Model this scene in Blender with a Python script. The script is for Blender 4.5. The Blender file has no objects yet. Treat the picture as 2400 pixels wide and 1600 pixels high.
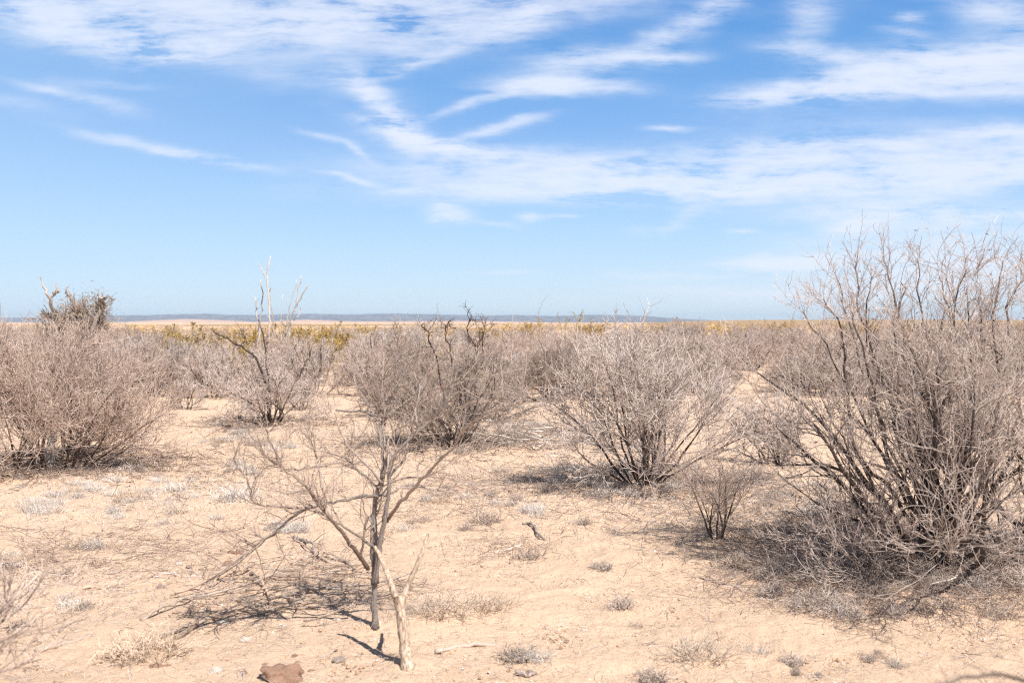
import bpy, math
import numpy as np
from mathutils import Vector

R = math.radians
sc = bpy.context.scene
COL = sc.collection

# ------------------------------------------------------------------ camera
EYE = 1.5
PITCH = math.atan(45 / 2333)
F_PX = 2333.0
cam_d = bpy.data.cameras.new('camera')
cam_d.lens = 35.0
cam_d.sensor_width = 36.0
cam_d.clip_start = 0.05
cam_d.clip_end = 60000
cam_d.dof.use_dof = True
cam_d.dof.focus_distance = 8.5
cam_d.dof.aperture_fstop = 3.2
cam = bpy.data.objects.new('camera', cam_d)
COL.objects.link(cam)
cam.location = (0, 0, EYE)
cam.rotation_euler = (math.pi / 2 - PITCH, 0, 0)
sc.camera = cam

# ------------------------------------------------------------------ light
SUN_EL = R(53)
SHADOW_LEFT = R(37)          # shadows run this far left of straight ahead
sun_dir = Vector((math.sin(SHADOW_LEFT) * math.cos(SUN_EL), -math.cos(SHADOW_LEFT) * math.cos(SUN_EL), math.sin(SUN_EL)))
sl = bpy.data.lights.new('sun', 'SUN')
sl.energy = 4.75
sl.angle = R(0.53)
sl.color = (1.0, 0.95, 0.885)
so = bpy.data.objects.new('sun', sl)
COL.objects.link(so)
so.rotation_euler = sun_dir.to_track_quat('Z', 'Y').to_euler()
so.location = (20, -20, 30)

sc.view_settings.view_transform = 'Standard'
sc.view_settings.look = 'None'
sc.view_settings.gamma = 1
sc.view_settings.use_curve_mapping = False
sc.view_settings.exposure = 0.62
sc.cycles.use_denoising = False
sc.cycles.use_adaptive_sampling = False
sc.cycles.filter_width = 1.2 if hasattr(sc.cycles, 'filter_width') else 1.5
sc.cycles.max_bounces = 6
sc.cycles.transparent_max_bounces = 6
sc.cycles.volume_bounces = 0

# ------------------------------------------------------------------ sky
def uv_of(px, py):
    """photo point -> slope of its direction (sideways, up) seen from the place"""
    return (px - 1200) / F_PX, (755 - py) / F_PX

world = bpy.data.worlds.new('World')
sc.world = world
world.use_nodes = True
nt = world.node_tree
N, L = nt.nodes, nt.links
N.clear()
def nn(t, **k):
    n = N.new(t)
    for a, b in k.items():
        setattr(n, a, b)
    return n
def math2(op, a, b=None, clamp=False):
    n = nn('ShaderNodeMath', operation=op, use_clamp=clamp)
    for i, x in enumerate((a, b)):
        if x is None: continue
        if isinstance(x, (int, float)): n.inputs[i].default_value = x
        else: L.new(x, n.inputs[i])
    return n.outputs[0]
out = nn('ShaderNodeOutputWorld')
sky = nn('ShaderNodeTexSky', sky_type='NISHITA')
sky.sun_disc = False
sky.sun_elevation = SUN_EL
sky.sun_rotation = math.atan2(sun_dir.x, sun_dir.y)
sky.altitude = 1200
sky.air_density = 1.0
sky.dust_density = 0.3
sky.ozone_density = 2.5
tc = nn('ShaderNodeTexCoord')
sep = nn('ShaderNodeSeparateXYZ')
L.new(tc.outputs['Generated'], sep.inputs[0])
yc = math2('MAXIMUM', math2('ABSOLUTE', sep.outputs['Y']), 0.12)
u = math2('DIVIDE', sep.outputs['X'], yc)
v = math2('DIVIDE', sep.outputs['Z'], yc)
comb = nn('ShaderNodeCombineXYZ')
L.new(u, comb.inputs[0]); L.new(v, comb.inputs[1])
def noise(vec, scale, detail=4, rough=0.55, mscale=(1, 1, 1), rot=0.0, loc=(0, 0, 0)):
    m = nn('ShaderNodeMapping')
    m.inputs['Scale'].default_value = mscale
    m.inputs['Rotation'].default_value = (0, 0, rot)
    m.inputs['Location'].default_value = loc
    L.new(vec, m.inputs[0])
    n = nn('ShaderNodeTexNoise', noise_dimensions='2D')
    n.inputs['Scale'].default_value = scale
    n.inputs['Detail'].default_value = detail
    n.inputs['Roughness'].default_value = rough
    L.new(m.outputs[0], n.inputs[0])
    return n
def vmath(op, a, b=None, s=None):
    n = nn('ShaderNodeVectorMath', operation=op)
    L.new(a, n.inputs[0])
    if b is not None:
        if isinstance(b, tuple): n.inputs[1].default_value = b
        else: L.new(b, n.inputs[1])
    if s is not None: n.inputs['Scale'].default_value = s
    return n.outputs[0]
w1 = noise(comb.outputs[0], 5.0, 5, 0.6, (0.7, 1.4, 1))
w2 = noise(comb.outputs[0], 26.0, 4, 0.6, (0.5, 1.5, 1))
warp = vmath('SCALE', vmath('SUBTRACT', w1.outputs['Color'], (0.5, 0.5, 0.5)), s=0.022)
warp2 = vmath('SCALE', vmath('SUBTRACT', w2.outputs['Color'], (0.5, 0.5, 0.5)), s=0.013)
pw = vmath('ADD', vmath('ADD', comb.outputs[0], warp), warp2)
# (x, y, half length, half width, tilt up to the right in degrees, strength) in photo points
STROKES = [
    (250, 40, 330, 46, -3, .85), (640, 70, 300, 42, 4, .85), (560, -10, 900, 45, 0, .75), (330, 110, 170, 22, -6, .9),
    (420, 128, 110, 16, 8, .8), (120, 62, 170, 26, -14, .6), (900, 30, 300, 60, 8, .6), (1060, 75, 220, 40, 14, .5),
    (1290, 40, 160, 26, 16, .7), (1220, 62, 60, 22, 25, .6), (1010, 140, 170, 12, 22, .45), (860, 165, 180, 20, 12, .08),
    (960, 110, 300, 50, 8, .1),
    (1600, 58, 120, 16, 28, .7), (1700, 15, 90, 22, 35, .55), (1520, 90, 60, 20, 30, .4),
    (1420, 138, 150, 20, 2, .8), (1340, 160, 140, 22, 10, .45), (1560, 132, 70, 9, 2, .6), (1330, 205, 130, 17, 0, 1.0), (1260, 208, 110, 14, 0, .7),
    (1890, 45, 60, 38, 30, .6), (1880, 118, 95, 18, -8, .8), (2000, 132, 60, 12, -4, .6), (2135, 45, 32, 11, 0, .85),
    (2340, 30, 110, 26, -12, .8), (2120, 78, 60, 9, -8, .3),
    (1790, 225, 130, 18, 4, .85), (1880, 215, 150, 28, 8, 1.0), (2030, 190, 170, 34, 10, 1.0), (2190, 165, 220, 44, 6, 1.0),
    (2350, 130, 170, 42, 8, 1.0), (2200, 210, 180, 14, 2, .7), (2420, 200, 120, 30, 5, .7),
    (900, 262, 95, 22, -52, 1.6), (955, 300, 50, 20, -40, 1.3), (950, 318, 110, 13, -18, 1.4), (1060, 350, 160, 14, -10, 1.4), (1000, 335, 60, 16, -20, .8), (1130, 315, 95, 11, 13, .85),
    (1210, 292, 55, 8, 12, .7), (1090, 250, 130, 9, 20, .5), (1180, 222, 60, 8, 12, .45), (990, 160, 60, 9, 20, .5), (860, 215, 90, 26, -20, .35),
    (1330, 385, 260, 22, -2, .8), (1560, 410, 380, 34, -2, .9), (1950, 375, 350, 30, 0, .85), (1650, 440, 620, 22, 1, .95), (2150, 420, 350, 42, 1, .95),
    (2380, 370, 140, 44, 0, .75), (1830, 345, 160, 18, 0, .75), (2060, 345, 110, 14, 0, .75), (1100, 415, 290, 30, -3, .55),
    (2290, 322, 120, 14, 4, 1.0), (2380, 312, 60, 14, 0, .9), (1250, 460, 330, 14, -2, .4), (830, 425, 75, 6, -12, .7),
    (1055, 503, 44, 15, -4, 1.8), (1160, 525, 60, 6, -8, .5), (1240, 512, 26, 8, 0, .5), (1320, 508, 40, 5, 0, .4),
    (1530, 535, 65, 9, 6, .6), (1600, 505, 55, 12, 28, .5), (1740, 538, 34, 6, 0, .4),
    (2060, 488, 120, 18, 2, 1.4), (2200, 505, 260, 14, 0, 1.0), (2010, 528, 60, 18, 5, 1.3), (2300, 520, 200, 14, 0, .5),
    (1810, 617, 140, 14, 1, 1.4), (2250, 575, 320, 44, 2, .8), (2250, 650, 360, 46, 2, .8), (1900, 690, 400, 18, 0, .5), (1600, 645, 240, 10, 0, .3), (1190, 638, 70, 5, 0, .3),
    (1565, 304, 44, 6, 0, .7), (2000, 300, 300, 20, 0, .15),
    (330, 345, 130, 10, -12, .65), (470, 378, 110, 7, -9, .65), (590, 395, 60, 6, -5, .4), (110, 212, 70, 8, -14, .6), (230, 236, 100, 16, -16, .35),
    (280, 200, 120, 10, -4, .2), (760, 322, 60, 7, -14, .5), (830, 352, 44, 7, -36, .5), (660, 180, 160, 26, -8, .18), (60, 250, 120, 20, -10, .15),
]
total = None
pw0 = pw
for k_, (px, py, hl, hw, ang, amp) in enumerate(STROKES):
    if total is not None and k_ % 15 == 0:      # chains the groups so that the shader is evaluated in order
        ch = nn('ShaderNodeVectorMath', operation='MULTIPLY_ADD')
        L.new(total, ch.inputs[0]); ch.inputs[1].default_value = (1e-9, 1e-9, 1e-9); L.new(pw0, ch.inputs[2])
        pw = ch.outputs[0]
    cu, cv = uv_of(px, py)
    m = nn('ShaderNodeMapping', vector_type='TEXTURE')
    m.inputs['Location'].default_value = (cu, cv, 0)
    m.inputs['Rotation'].default_value = (0, 0, R(ang))
    m.inputs['Scale'].default_value = (hl * 1.25 / F_PX, hw * 1.45 / F_PX, 1)
    L.new(pw, m.inputs[0])
    ln = nn('ShaderNodeVectorMath', operation='DOT_PRODUCT')
    L.new(m.outputs[0], ln.inputs[0]); L.new(m.outputs[0], ln.inputs[1])
    e = math2('POWER', 2.71828, math2('MULTIPLY', ln.outputs['Value'], -1.6))
    e = math2('MULTIPLY', e, amp)
    total = e if total is None else math2('ADD', total, e)
# fibres combed along the wind
fib = noise(vmath('ADD', comb.outputs[0], warp), 18.0, 8, 0.70, (0.45, 3.0, 1), R(-6))
fib2 = noise(pw, 9.0, 6, 0.6, (0.8, 1.6, 1), R(14))
f = math2('ADD', math2('MULTIPLY', fib.outputs[0], 0.62), math2('MULTIPLY', fib2.outputs[0], 0.42))
thick = math2('MAXIMUM', math2('MULTIPLY', math2('SUBTRACT', f, 0.38), 6.4), 0.05)
trans = math2('POWER', 2.71828, math2('MULTIPLY', math2('MULTIPLY', total, thick), -1.25))
dens = math2('MULTIPLY', math2('SUBTRACT', 1.0, trans), 0.88)
# clear air: a blue zenith paling to the horizon, blended with the physical sky
zr = nn('ShaderNodeValToRGB')
els = zr.color_ramp.elements
SKYRAMP = [(0.0, (.52, .65, .745)), (.03, (.49, .625, .745)), (.075, (.39, .575, .78)), (.125, (.29, .485, .755)), (.19, (.185, .37, .69)), (.25, (.115, .305, .63)), (.34, (.050, .205, .55)), (.52, (.022, .050, .11))]
while len(els) < len(SKYRAMP): els.new(0.5)
for e_, (p_, c_) in zip(els, SKYRAMP):
    e_.position = p_; e_.color = (*c_, 1)
L.new(sep.outputs['Z'], zr.inputs[0])
# brighter and paler towards the left of the view
lr = math2('MULTIPLY', u, -0.20)
rampc = nn('ShaderNodeVectorMath', operation='SCALE')
L.new(zr.outputs[0], rampc.inputs[0]); rampc.inputs['Scale'].default_value = 1 / 0.085
skyb = nn('ShaderNodeMix', data_type='RGBA')
skyb.inputs['Factor'].default_value = 0.88
L.new(sky.outputs[0], skyb.inputs['A']); L.new(rampc.outputs[0], skyb.inputs['B'])
pale = nn('ShaderNodeMix', data_type='RGBA')
L.new(math2('MULTIPLY', math2('MAXIMUM', math2('MINIMUM', lr, 0.1), 0.0), 2.2), pale.inputs['Factor'])
L.new(skyb.outputs['Result'], pale.inputs['A']); pale.inputs['B'].default_value = (5.2, 7.0, 9.0, 1)
mix = nn('ShaderNodeMix', data_type='RGBA')
L.new(dens, mix.inputs['Factor'])
L.new(pale.outputs['Result'], mix.inputs['A'])
mix.inputs['B'].default_value = (7.7, 8.1, 9.1, 1)
bg = nn('ShaderNodeBackground')
bg.inputs['Strength'].default_value = 0.076
L.new(mix.outputs['Result'], bg.inputs['Color'])
L.new(bg.outputs[0], out.inputs['Surface'])
world.cycles.sampling_method = 'MANUAL'
world.cycles.sample_map_resolution = 512

# ------------------------------------------------------------------ places
CP, SP = math.cos(PITCH), math.sin(PITCH)
def P(px, py, d):
    """world point seen at photo point (px,py) at depth d"""
    a, b = (px - 1200) / F_PX, (800 - py) / F_PX
    return np.array([a * d, d * (CP + b * SP), EYE + d * (-SP + b * CP)])
MOUNDS = []
def ground_h(x, y):
    x = np.asarray(x, float); y = np.asarray(y, float)
    r = np.hypot(x, y)
    near = np.clip((r - 1.0) / 3.0, 0, 1)
    h = (0.020 * np.sin(0.9 * x + 0.4 * np.sin(0.7 * y)) * np.sin(0.8 * y + 1.3)
         + 0.012 * np.sin(2.3 * x + 1.1 * y + 0.5) * np.cos(1.7 * y - 0.9 * x)
         + 0.007 * np.sin(5.1 * x + 2.0 * np.sin(2.1 * y)) * np.cos(4.3 * y + x))
    for (mx, my, mh, mr_) in MOUNDS:
        h = h + mh * np.exp(-((x - mx) ** 2 + (y - my) ** 2) / (mr_ ** 2))
    h = h * near
    far = 0.35 * np.sin(0.021 * x + 1.0) * np.sin(0.017 * y) * np.clip((r - 40) / 120, 0, 1)
    return h + far * np.clip(1 - (r - 1500) / 2000, 0, 1)
def G(px, py):
    """ground point seen at a photo point"""
    a, b = (px - 1200) / F_PX, (800 - py) / F_PX
    dx, dy, dz = a, CP + b * SP, -SP + b * CP
    t = -EYE / dz
    for _ in range(6):
        t = (float(ground_h(dx * t, dy * t)) - EYE) / dz
    return np.array([dx * t, dy * t, EYE + dz * t])

# ------------------------------------------------------------------ materials
def new_mat(name):
    m = bpy.data.materials.new(name)
    m.use_nodes = True
    t = m.node_tree
    return m, t, t.nodes['Principled BSDF']
def bark_mat(name, dark, pale, rough=0.85, bump=0.35, blotch=0.32, nscale=60, sub=0.0):
    m, t, b = new_mat(name)
    n = t.nodes; l = t.links
    at = n.new('ShaderNodeAttribute'); at.attribute_name = 'age'
    tt = n.new('ShaderNodeAttribute'); tt.attribute_name = 'tint'
    mx = n.new('ShaderNodeMix'); mx.data_type = 'RGBA'
    mx.inputs['A'].default_value = (*pale, 1); mx.inputs['B'].default_value = (*dark, 1)
    ge = n.new('ShaderNodeTexCoord')
    no = n.new('ShaderNodeTexNoise'); no.inputs['Scale'].default_value = nscale; no.inputs['Detail'].default_value = 5
    l.new(ge.outputs['Object'], no.inputs[0])
    a = n.new('ShaderNodeMath'); a.operation = 'MULTIPLY_ADD'
    l.new(no.outputs[0], a.inputs[0]); a.inputs[1].default_value = blotch * 2; 
    s = n.new('ShaderNodeMath'); s.operation = 'SUBTRACT'; s.use_clamp = False
    l.new(at.outputs['Fac'], s.inputs[0]); s.inputs[1].default_value = blotch
    l.new(s.outputs[0], a.inputs[2]); a.use_clamp = True
    l.new(a.outputs[0], mx.inputs['Factor'])
    v1 = n.new('ShaderNodeMath'); v1.operation = 'MULTIPLY_ADD'; l.new(tt.outputs['Fac'], v1.inputs[0])
    v1.inputs[1].default_value = 0.7; v1.inputs[2].default_value = 0.65
    hsv = n.new('ShaderNodeHueSaturation'); l.new(mx.outputs['Result'], hsv.inputs['Color']); l.new(v1.outputs[0], hsv.inputs['Value'])
    oi = n.new('ShaderNodeObjectInfo')
    mh = n.new('ShaderNodeMapRange'); l.new(oi.outputs['Random'], mh.inputs[0]); mh.inputs[3].default_value = .80; mh.inputs[4].default_value = 1.12
    ms = n.new('ShaderNodeMath'); ms.operation = 'MULTIPLY'; l.new(v1.outputs[0], ms.inputs[0]); l.new(mh.outputs[0], ms.inputs[1]); l.new(ms.outputs[0], hsv.inputs['Value'])
    mw = n.new('ShaderNodeMath'); mw.operation = 'FRACT'; mq = n.new('ShaderNodeMath'); mq.operation = 'MULTIPLY'; mq.inputs[1].default_value = 7.31
    l.new(oi.outputs['Random'], mq.inputs[0]); l.new(mq.outputs[0], mw.inputs[0])
    sa = n.new('ShaderNodeMapRange'); l.new(mw.outputs[0], sa.inputs[0]); sa.inputs[3].default_value = .65; sa.inputs[4].default_value = 1.0
    l.new(sa.outputs[0], hsv.inputs['Saturation'])
    l.new(hsv.outputs[0], b.inputs['Base Color'])
    b.inputs['Roughness'].default_value = rough
    b.inputs['Specular IOR Level'].default_value = 0.25
    if bump:
        bp = n.new('ShaderNodeBump'); bp.inputs['Strength'].default_value = bump; bp.inputs['Distance'].default_value = 0.004
        l.new(no.outputs[0], bp.inputs['Height']); l.new(bp.outputs[0], b.inputs['Normal'])
    return m
M_GREY = bark_mat('grey_twig', (.085, .057, .045), (.72, .555, .455))
M_DARK = bark_mat('dark_twig', (.095, .064, .050), (.50, .365, .29))
M_BROWN = bark_mat('brown_twig', (.085, .058, .045), (.34, .245, .195))
M_MESQ = bark_mat('mesquite_twig', (.065, .046, .038), (.60, .475, .40))
M_TREE = bark_mat('weathered_bark', (.13, .090, .066), (.43, .335, .275), bump=1.0, nscale=110)
M_WHITE = bark_mat('bleached_skeleton', (.16, .10, .065), (.70, .60, .50), bump=1.0, blotch=1.6, nscale=60)
def skeleton_mat():
    m, t, b = new_mat('bleached_lattice'); n = t.nodes; l = t.links
    tc_ = n.new('ShaderNodeTexCoord'); mp = n.new('ShaderNodeMapping'); mp.inputs['Scale'].default_value = (1, 1, .22)
    l.new(tc_.outputs['Object'], mp.inputs[0])
    vo = n.new('ShaderNodeTexVoronoi'); vo.inputs['Scale'].default_value = 85; l.new(mp.outputs[0], vo.inputs[0])
    cr = n.new('ShaderNodeValToRGB'); cr.color_ramp.elements[0].position = .12; cr.color_ramp.elements[1].position = .42
    cr.color_ramp.elements[0].color = (.15, .095, .06, 1); cr.color_ramp.elements[1].color = (.52, .41, .31, 1); l.new(vo.outputs['Distance'], cr.inputs[0])
    no = n.new('ShaderNodeTexNoise'); no.inputs['Scale'].default_value = 14; no.inputs['Detail'].default_value = 6; l.new(mp.outputs[0], no.inputs[0])
    c2 = n.new('ShaderNodeValToRGB'); c2.color_ramp.elements[0].position = .42; c2.color_ramp.elements[1].position = .60; l.new(no.outputs[0], c2.inputs[0])
    mx = n.new('ShaderNodeMix'); mx.data_type = 'RGBA'; l.new(c2.outputs[0], mx.inputs['Factor']); l.new(cr.outputs[0], mx.inputs['A']); mx.inputs['B'].default_value = (.62, .51, .40, 1)
    m3 = n.new('ShaderNodeMix'); m3.data_type = 'RGBA'; m3.blend_type = 'MULTIPLY'; m3.inputs['Factor'].default_value = .8
    l.new(mx.outputs['Result'], m3.inputs['A'])
    n4 = n.new('ShaderNodeTexNoise'); n4.inputs['Scale'].default_value = 120; n4.inputs['Detail'].default_value = 5; l.new(mp.outputs[0], n4.inputs[0])
    c4 = n.new('ShaderNodeValToRGB'); c4.color_ramp.elements[0].position = .36; c4.color_ramp.elements[1].position = .58; c4.color_ramp.elements[0].color = (.42, .32, .25, 1); l.new(n4.outputs[0], c4.inputs[0]); l.new(c4.outputs[0], m3.inputs['B'])
    l.new(m3.outputs['Result'], b.inputs['Base Color']); b.inputs['Roughness'].default_value = .9
    bp = n.new('ShaderNodeBump'); bp.inputs['Strength'].default_value = 1.0; bp.inputs['Distance'].default_value = .008
    l.new(cr.outputs[0], bp.inputs['Height']); l.new(bp.outputs[0], b.inputs['Normal'])
    return m
M_WHITE = skeleton_mat()
M_CANE = bark_mat('pale_cane', (.25, .19, .15), (.62, .53, .45))
M_STRAW = bark_mat('dry_grass', (.30, .20, .13), (.76, .60, .45), bump=0)
M_ASH = bark_mat('ashy_grass', (.26, .19, .15), (.84, .74, .65), bump=0)
M_LOG = bark_mat('fallen_wood', (.17, .10, .065), (.50, .36, .26), bump=.8, nscale=50)
M_OCHRE = bark_mat('creosote_leaf', (.30, .17, .03), (.66, .44, .08), bump=0)
M_OLIVE = bark_mat('olive_leaf', (.20, .15, .07), (.42, .34, .20), bump=0)
M_BROWNG = bark_mat('matted_brown_grass', (.13, .085, .06), (.62, .49, .40), bump=0)
M_POD = bark_mat('dry_leaf', (.09, .06, .05), (.30, .21, .16), bump=0)
M_CACT = bark_mat('cactus_skin', (.16, .13, .07), (.36, .32, .17))
def stone_mat(name, c1, c2, scale=12):
    m, t, b = new_mat(name); n = t.nodes; l = t.links
    ge = n.new('ShaderNodeTexCoord')
    no = n.new('ShaderNodeTexNoise'); no.inputs['Scale'].default_value = scale; no.inputs['Detail'].default_value = 8
    l.new(ge.outputs['Object'], no.inputs[0])
    cr = n.new('ShaderNodeValToRGB'); cr.color_ramp.elements[0].position = .35; cr.color_ramp.elements[1].position = .65
    cr.color_ramp.elements[0].color = (*c1, 1); cr.color_ramp.elements[1].color = (*c2, 1)
    l.new(no.outputs[0], cr.inputs[0]); l.new(cr.outputs[0], b.inputs['Base Color'])
    bp = n.new('ShaderNodeBump'); bp.inputs['Strength'].default_value = .7; bp.inputs['Distance'].default_value = .01
    l.new(no.outputs[0], bp.inputs['Height']); l.new(bp.outputs[0], b.inputs['Normal'])
    b.inputs['Roughness'].default_value = .9
    return m
M_PEB = stone_mat('pale_pebble', (.55, .45, .36), (.78, .70, .62), 20)
M_BROWNROCK = stone_mat('brown_rock', (.25, .135, .09), (.42, .265, .185), 22)
M_CLOD = stone_mat('earth_clod', (.36, .22, .13), (.54, .36, .23), 30)
M_GREYROCK = stone_mat('grey_rock', (.28, .21, .18), (.45, .36, .31), 22)

def sand_mat():
    m, t, b = new_mat('desert_sand'); n = t.nodes; l = t.links
    ge = n.new('ShaderNodeTexCoord')
    def tex(scale, det, rough=.6):
        x = n.new('ShaderNodeTexNoise'); x.inputs['Scale'].default_value = scale; x.inputs['Detail'].default_value = det
        x.inputs['Roughness'].default_value = rough
        l.new(ge.outputs['Object'], x.inputs[0]); return x
    def ramp(src, p0, p1, c0, c1):
        cr = n.new('ShaderNodeValToRGB'); e = cr.color_ramp.elements
        e[0].position, e[1].position = p0, p1; e[0].color = (*c0, 1); e[1].color = (*c1, 1)
        l.new(src, cr.inputs[0]); return cr.outputs[0]
    def mixc(fac, a, bb, blend='MIX'):
        x = n.new('ShaderNodeMix'); x.data_type = 'RGBA'; x.blend_type = blend
        if isinstance(fac, float): x.inputs['Factor'].default_value = fac
        else: l.new(fac, x.inputs['Factor'])
        for k, s in (('A', a), ('B', bb)):
            if isinstance(s, tuple): x.inputs[k].default_value = (*s, 1)
            else: l.new(s, x.inputs[k])
        return x.outputs['Result']
    patch = tex(.9, 7, .75); big = tex(0.35, 4); mid = tex(2.2, 5); fine = tex(22, 8, .7); grit = tex(120, 6, .75)
    base = ramp(big.outputs[0], .35, .68, (.585, .370, .240), (.685, .455, .312))
    base = mixc(ramp(mid.outputs[0], .42, .68, (0, 0, 0), (.55, .55, .55)), base, (.50, .295, .165))
    base = mixc(ramp(patch.outputs[0], .50, .62, (0, 0, 0), (.6, .6, .6)), base, (.54, .33, .20))
    base = mixc(ramp(fine.outputs[0], .55, .75, (0, 0, 0), (.5, .5, .5)), base, (.43, .29, .19))
    base = mixc(ramp(grit.outputs[0], .60, .72, (0, 0, 0), (.6, .6, .6)), base, (.36, .245, .165))
    base = mixc(ramp(grit.outputs[0], .40, .30, (0, 0, 0), (.55, .55, .55)), base, (.72, .56, .42))
    l.new(base, b.inputs['Base Color'])
    b.inputs['Roughness'].default_value = .95
    b.inputs['Specular IOR Level'].default_value = .1
    b1 = n.new('ShaderNodeBump'); b1.inputs['Strength'].default_value = .8; b1.inputs['Distance'].default_value = .03
    l.new(fine.outputs[0], b1.inputs['Height'])
    b2 = n.new('ShaderNodeBump'); b2.inputs['Strength'].default_value = .5; b2.inputs['Distance'].default_value = .006
    l.new(grit.outputs[0], b2.inputs['Height']); l.new(b1.outputs[0], b2.inputs['Normal'])
    l.new(b2.outputs[0], b.inputs['Normal'])
    return m
M_SAND = sand_mat()

# ------------------------------------------------------------------ object helpers
def mesh_obj(name, V, Fq, mat, parent=None, age=None, tint=None, Ft=None, smooth=True):
    me = bpy.data.meshes.new(name)
    V = np.asarray(V, np.float32)
    nq = 0 if Fq is None else len(Fq)
    ntr = 0 if Ft is None else len(Ft)
    me.vertices.add(len(V)); me.vertices.foreach_set('co', V.ravel())
    loops = []
    if nq: loops.append(np.asarray(Fq, np.int32).ravel())
    if ntr: loops.append(np.asarray(Ft, np.int32).ravel())
    loops = np.concatenate(loops)
    me.loops.add(len(loops)); me.loops.foreach_set('vertex_index', loops)
    starts = np.concatenate([np.arange(nq) * 4, nq * 4 + np.arange(ntr) * 3]).astype(np.int32)
    me.polygons.add(nq + ntr); me.polygons.foreach_set('loop_start', starts)
    me.polygons.foreach_set('use_smooth', np.full(nq + ntr, smooth))
    for nm, arr in (('age', age), ('tint', tint)):
        if arr is not None:
            a = me.attributes.new(nm, 'FLOAT', 'POINT'); a.data.foreach_set('value', np.asarray(arr, np.float32))
    me.update(calc_edges=True)
    me.materials.append(mat)
    o = bpy.data.objects.new(name, me)
    COL.objects.link(o)
    if parent is not None: o.parent = parent
    return o
def tag(o, label=None, cat=None, group=None, kind=None):
    for k, x in (('label', label), ('category', cat), ('group', group), ('kind', kind)):
        if x: o[k] = x
    return o
def empty(name, loc, label, cat, group=None, rz=0.0):
    o = bpy.data.objects.new(name, None); COL.objects.link(o)
    o.empty_display_size = 0.1
    o.location = tuple(float(c) for c in loc); o.rotation_euler = (0, 0, rz)
    return tag(o, label, cat, group)
def copy_tree(o, loc, rz, scale, label, group=None, tilt=0.0):
    c = o.copy(); COL.objects.link(c)
    c.location = tuple(float(k) for k in loc); c.rotation_euler = (tilt, 0, rz); c.scale = scale if isinstance(scale, tuple) else (scale,) * 3
    c['label'] = label
    if group: c['group'] = group
    for ch in list(o.children):
        d = ch.copy(); COL.objects.link(d); d.parent = c
    return c

# ------------------------------------------------------------------ twig engine
def unit(a):
    return a / np.maximum(np.linalg.norm(a, axis=-1, keepdims=True), 1e-9)
def grow(rng, start, d, length, K, wob, up=0.0, kink=0.0):
    """polylines (M,K+1,3); wob = wander per step, up = pull towards the sky, kink = zigzag"""
    M = len(start)
    pts = np.empty((M, K + 1, 3)); pts[:, 0] = start
    d = unit(np.asarray(d, float)); step = (np.asarray(length) / K)[:, None]
    side = unit(np.cross(d, rng.normal(size=(M, 3))))
    drift = rng.normal(size=(M, 3)) * wob * 0.5
    for k in range(K):
        d = unit(d + drift + rng.normal(size=(M, 3)) * wob + side * kink * (1 if k % 2 else -1) + np.array([0, 0, up]))
        pts[:, k + 1] = pts[:, k] + d * step
    return pts
def radii(r0, r1, K):
    t = np.linspace(0, 1, K + 1)[None, :]
    return np.asarray(r0)[:, None] * (1 - t) + np.asarray(r1)[:, None] * t
def spawn(rng, pts, rad, n, t0, t1, ang0, ang1, flat=0.0):
    """n side shoots from each polyline: start, direction, parent radius, place along the parent"""
    M, K1, _ = pts.shape
    idx = np.repeat(np.arange(M), n)
    t = rng.uniform(t0, t1, len(idx)) ** 0.85 * (K1 - 1)
    t = np.minimum(t, K1 - 1.001)
    k = t.astype(int); f_ = (t - k)[:, None]
    A, B = pts[idx, k], pts[idx, k + 1]
    s = A * (1 - f_) + B * f_
    T = unit(B - A)
    r = rad[idx, k] * (1 - f_[:, 0]) + rad[idx, k + 1] * f_[:, 0]
    Pp = unit(np.cross(T, rng.normal(size=T.shape)))
    a = rng.uniform(ang0, ang1, len(idx))[:, None]
    return s, unit(np.cos(a) * T + np.sin(a) * Pp), r, t / (K1 - 1), idx
def tube(rng, pts, rad, S, lump=0.0, tint=None, dark_r=0.0046):
    M, K1, _ = pts.shape
    T = np.empty_like(pts)
    T[:, 1:-1] = pts[:, 2:] - pts[:, :-2]; T[:, 0] = pts[:, 1] - pts[:, 0]; T[:, -1] = pts[:, -1] - pts[:, -2]
    T = unit(T)
    ref = rng.normal(size=(M, 1, 3))
    n1 = unit(np.cross(T, np.broadcast_to(ref, T.shape))); n2 = np.cross(T, n1)
    if S >= 6:      # close both ends
        pts = np.concatenate([pts[:, :1], pts, pts[:, -1:]], 1); rad = np.concatenate([rad[:, :1] * .02, rad, rad[:, -1:] * .02], 1)
        n1 = np.concatenate([n1[:, :1], n1, n1[:, -1:]], 1); n2 = np.concatenate([n2[:, :1], n2, n2[:, -1:]], 1); K1 += 2
    th = np.arange(S) * 2 * math.pi / S
    rr = rad[:, :, None] * (1 + lump * rng.normal(size=(M, K1, S)))
    V = (pts[:, :, None] + n1[:, :, None] * (np.cos(th)[None, None, :, None] * rr[..., None])
         + n2[:, :, None] * (np.sin(th)[None, None, :, None] * rr[..., None]))
    i = np.arange(M)[:, None, None] * (K1 * S); j = np.arange(K1 - 1)[None, :, None] * S; k = np.arange(S)[None, None, :]; k2 = (k + 1) % S
    Fq = np.stack([i + j + k, i + j + k2, i + j + S + k2, i + j + S + k], -1).reshape(-1, 4)
    age = np.clip(rad / dark_r, 0, 1) ** 1.5
    age = np.broadcast_to(age[:, :, None], (M, K1, S)).reshape(-1)
    if tint is None: tint = rng.uniform(0, 1, M)
    tn = np.broadcast_to(tint[:, None, None], (M, K1, S)).reshape(-1)
    return V.reshape(-1, 3), Fq, age, tn
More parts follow.
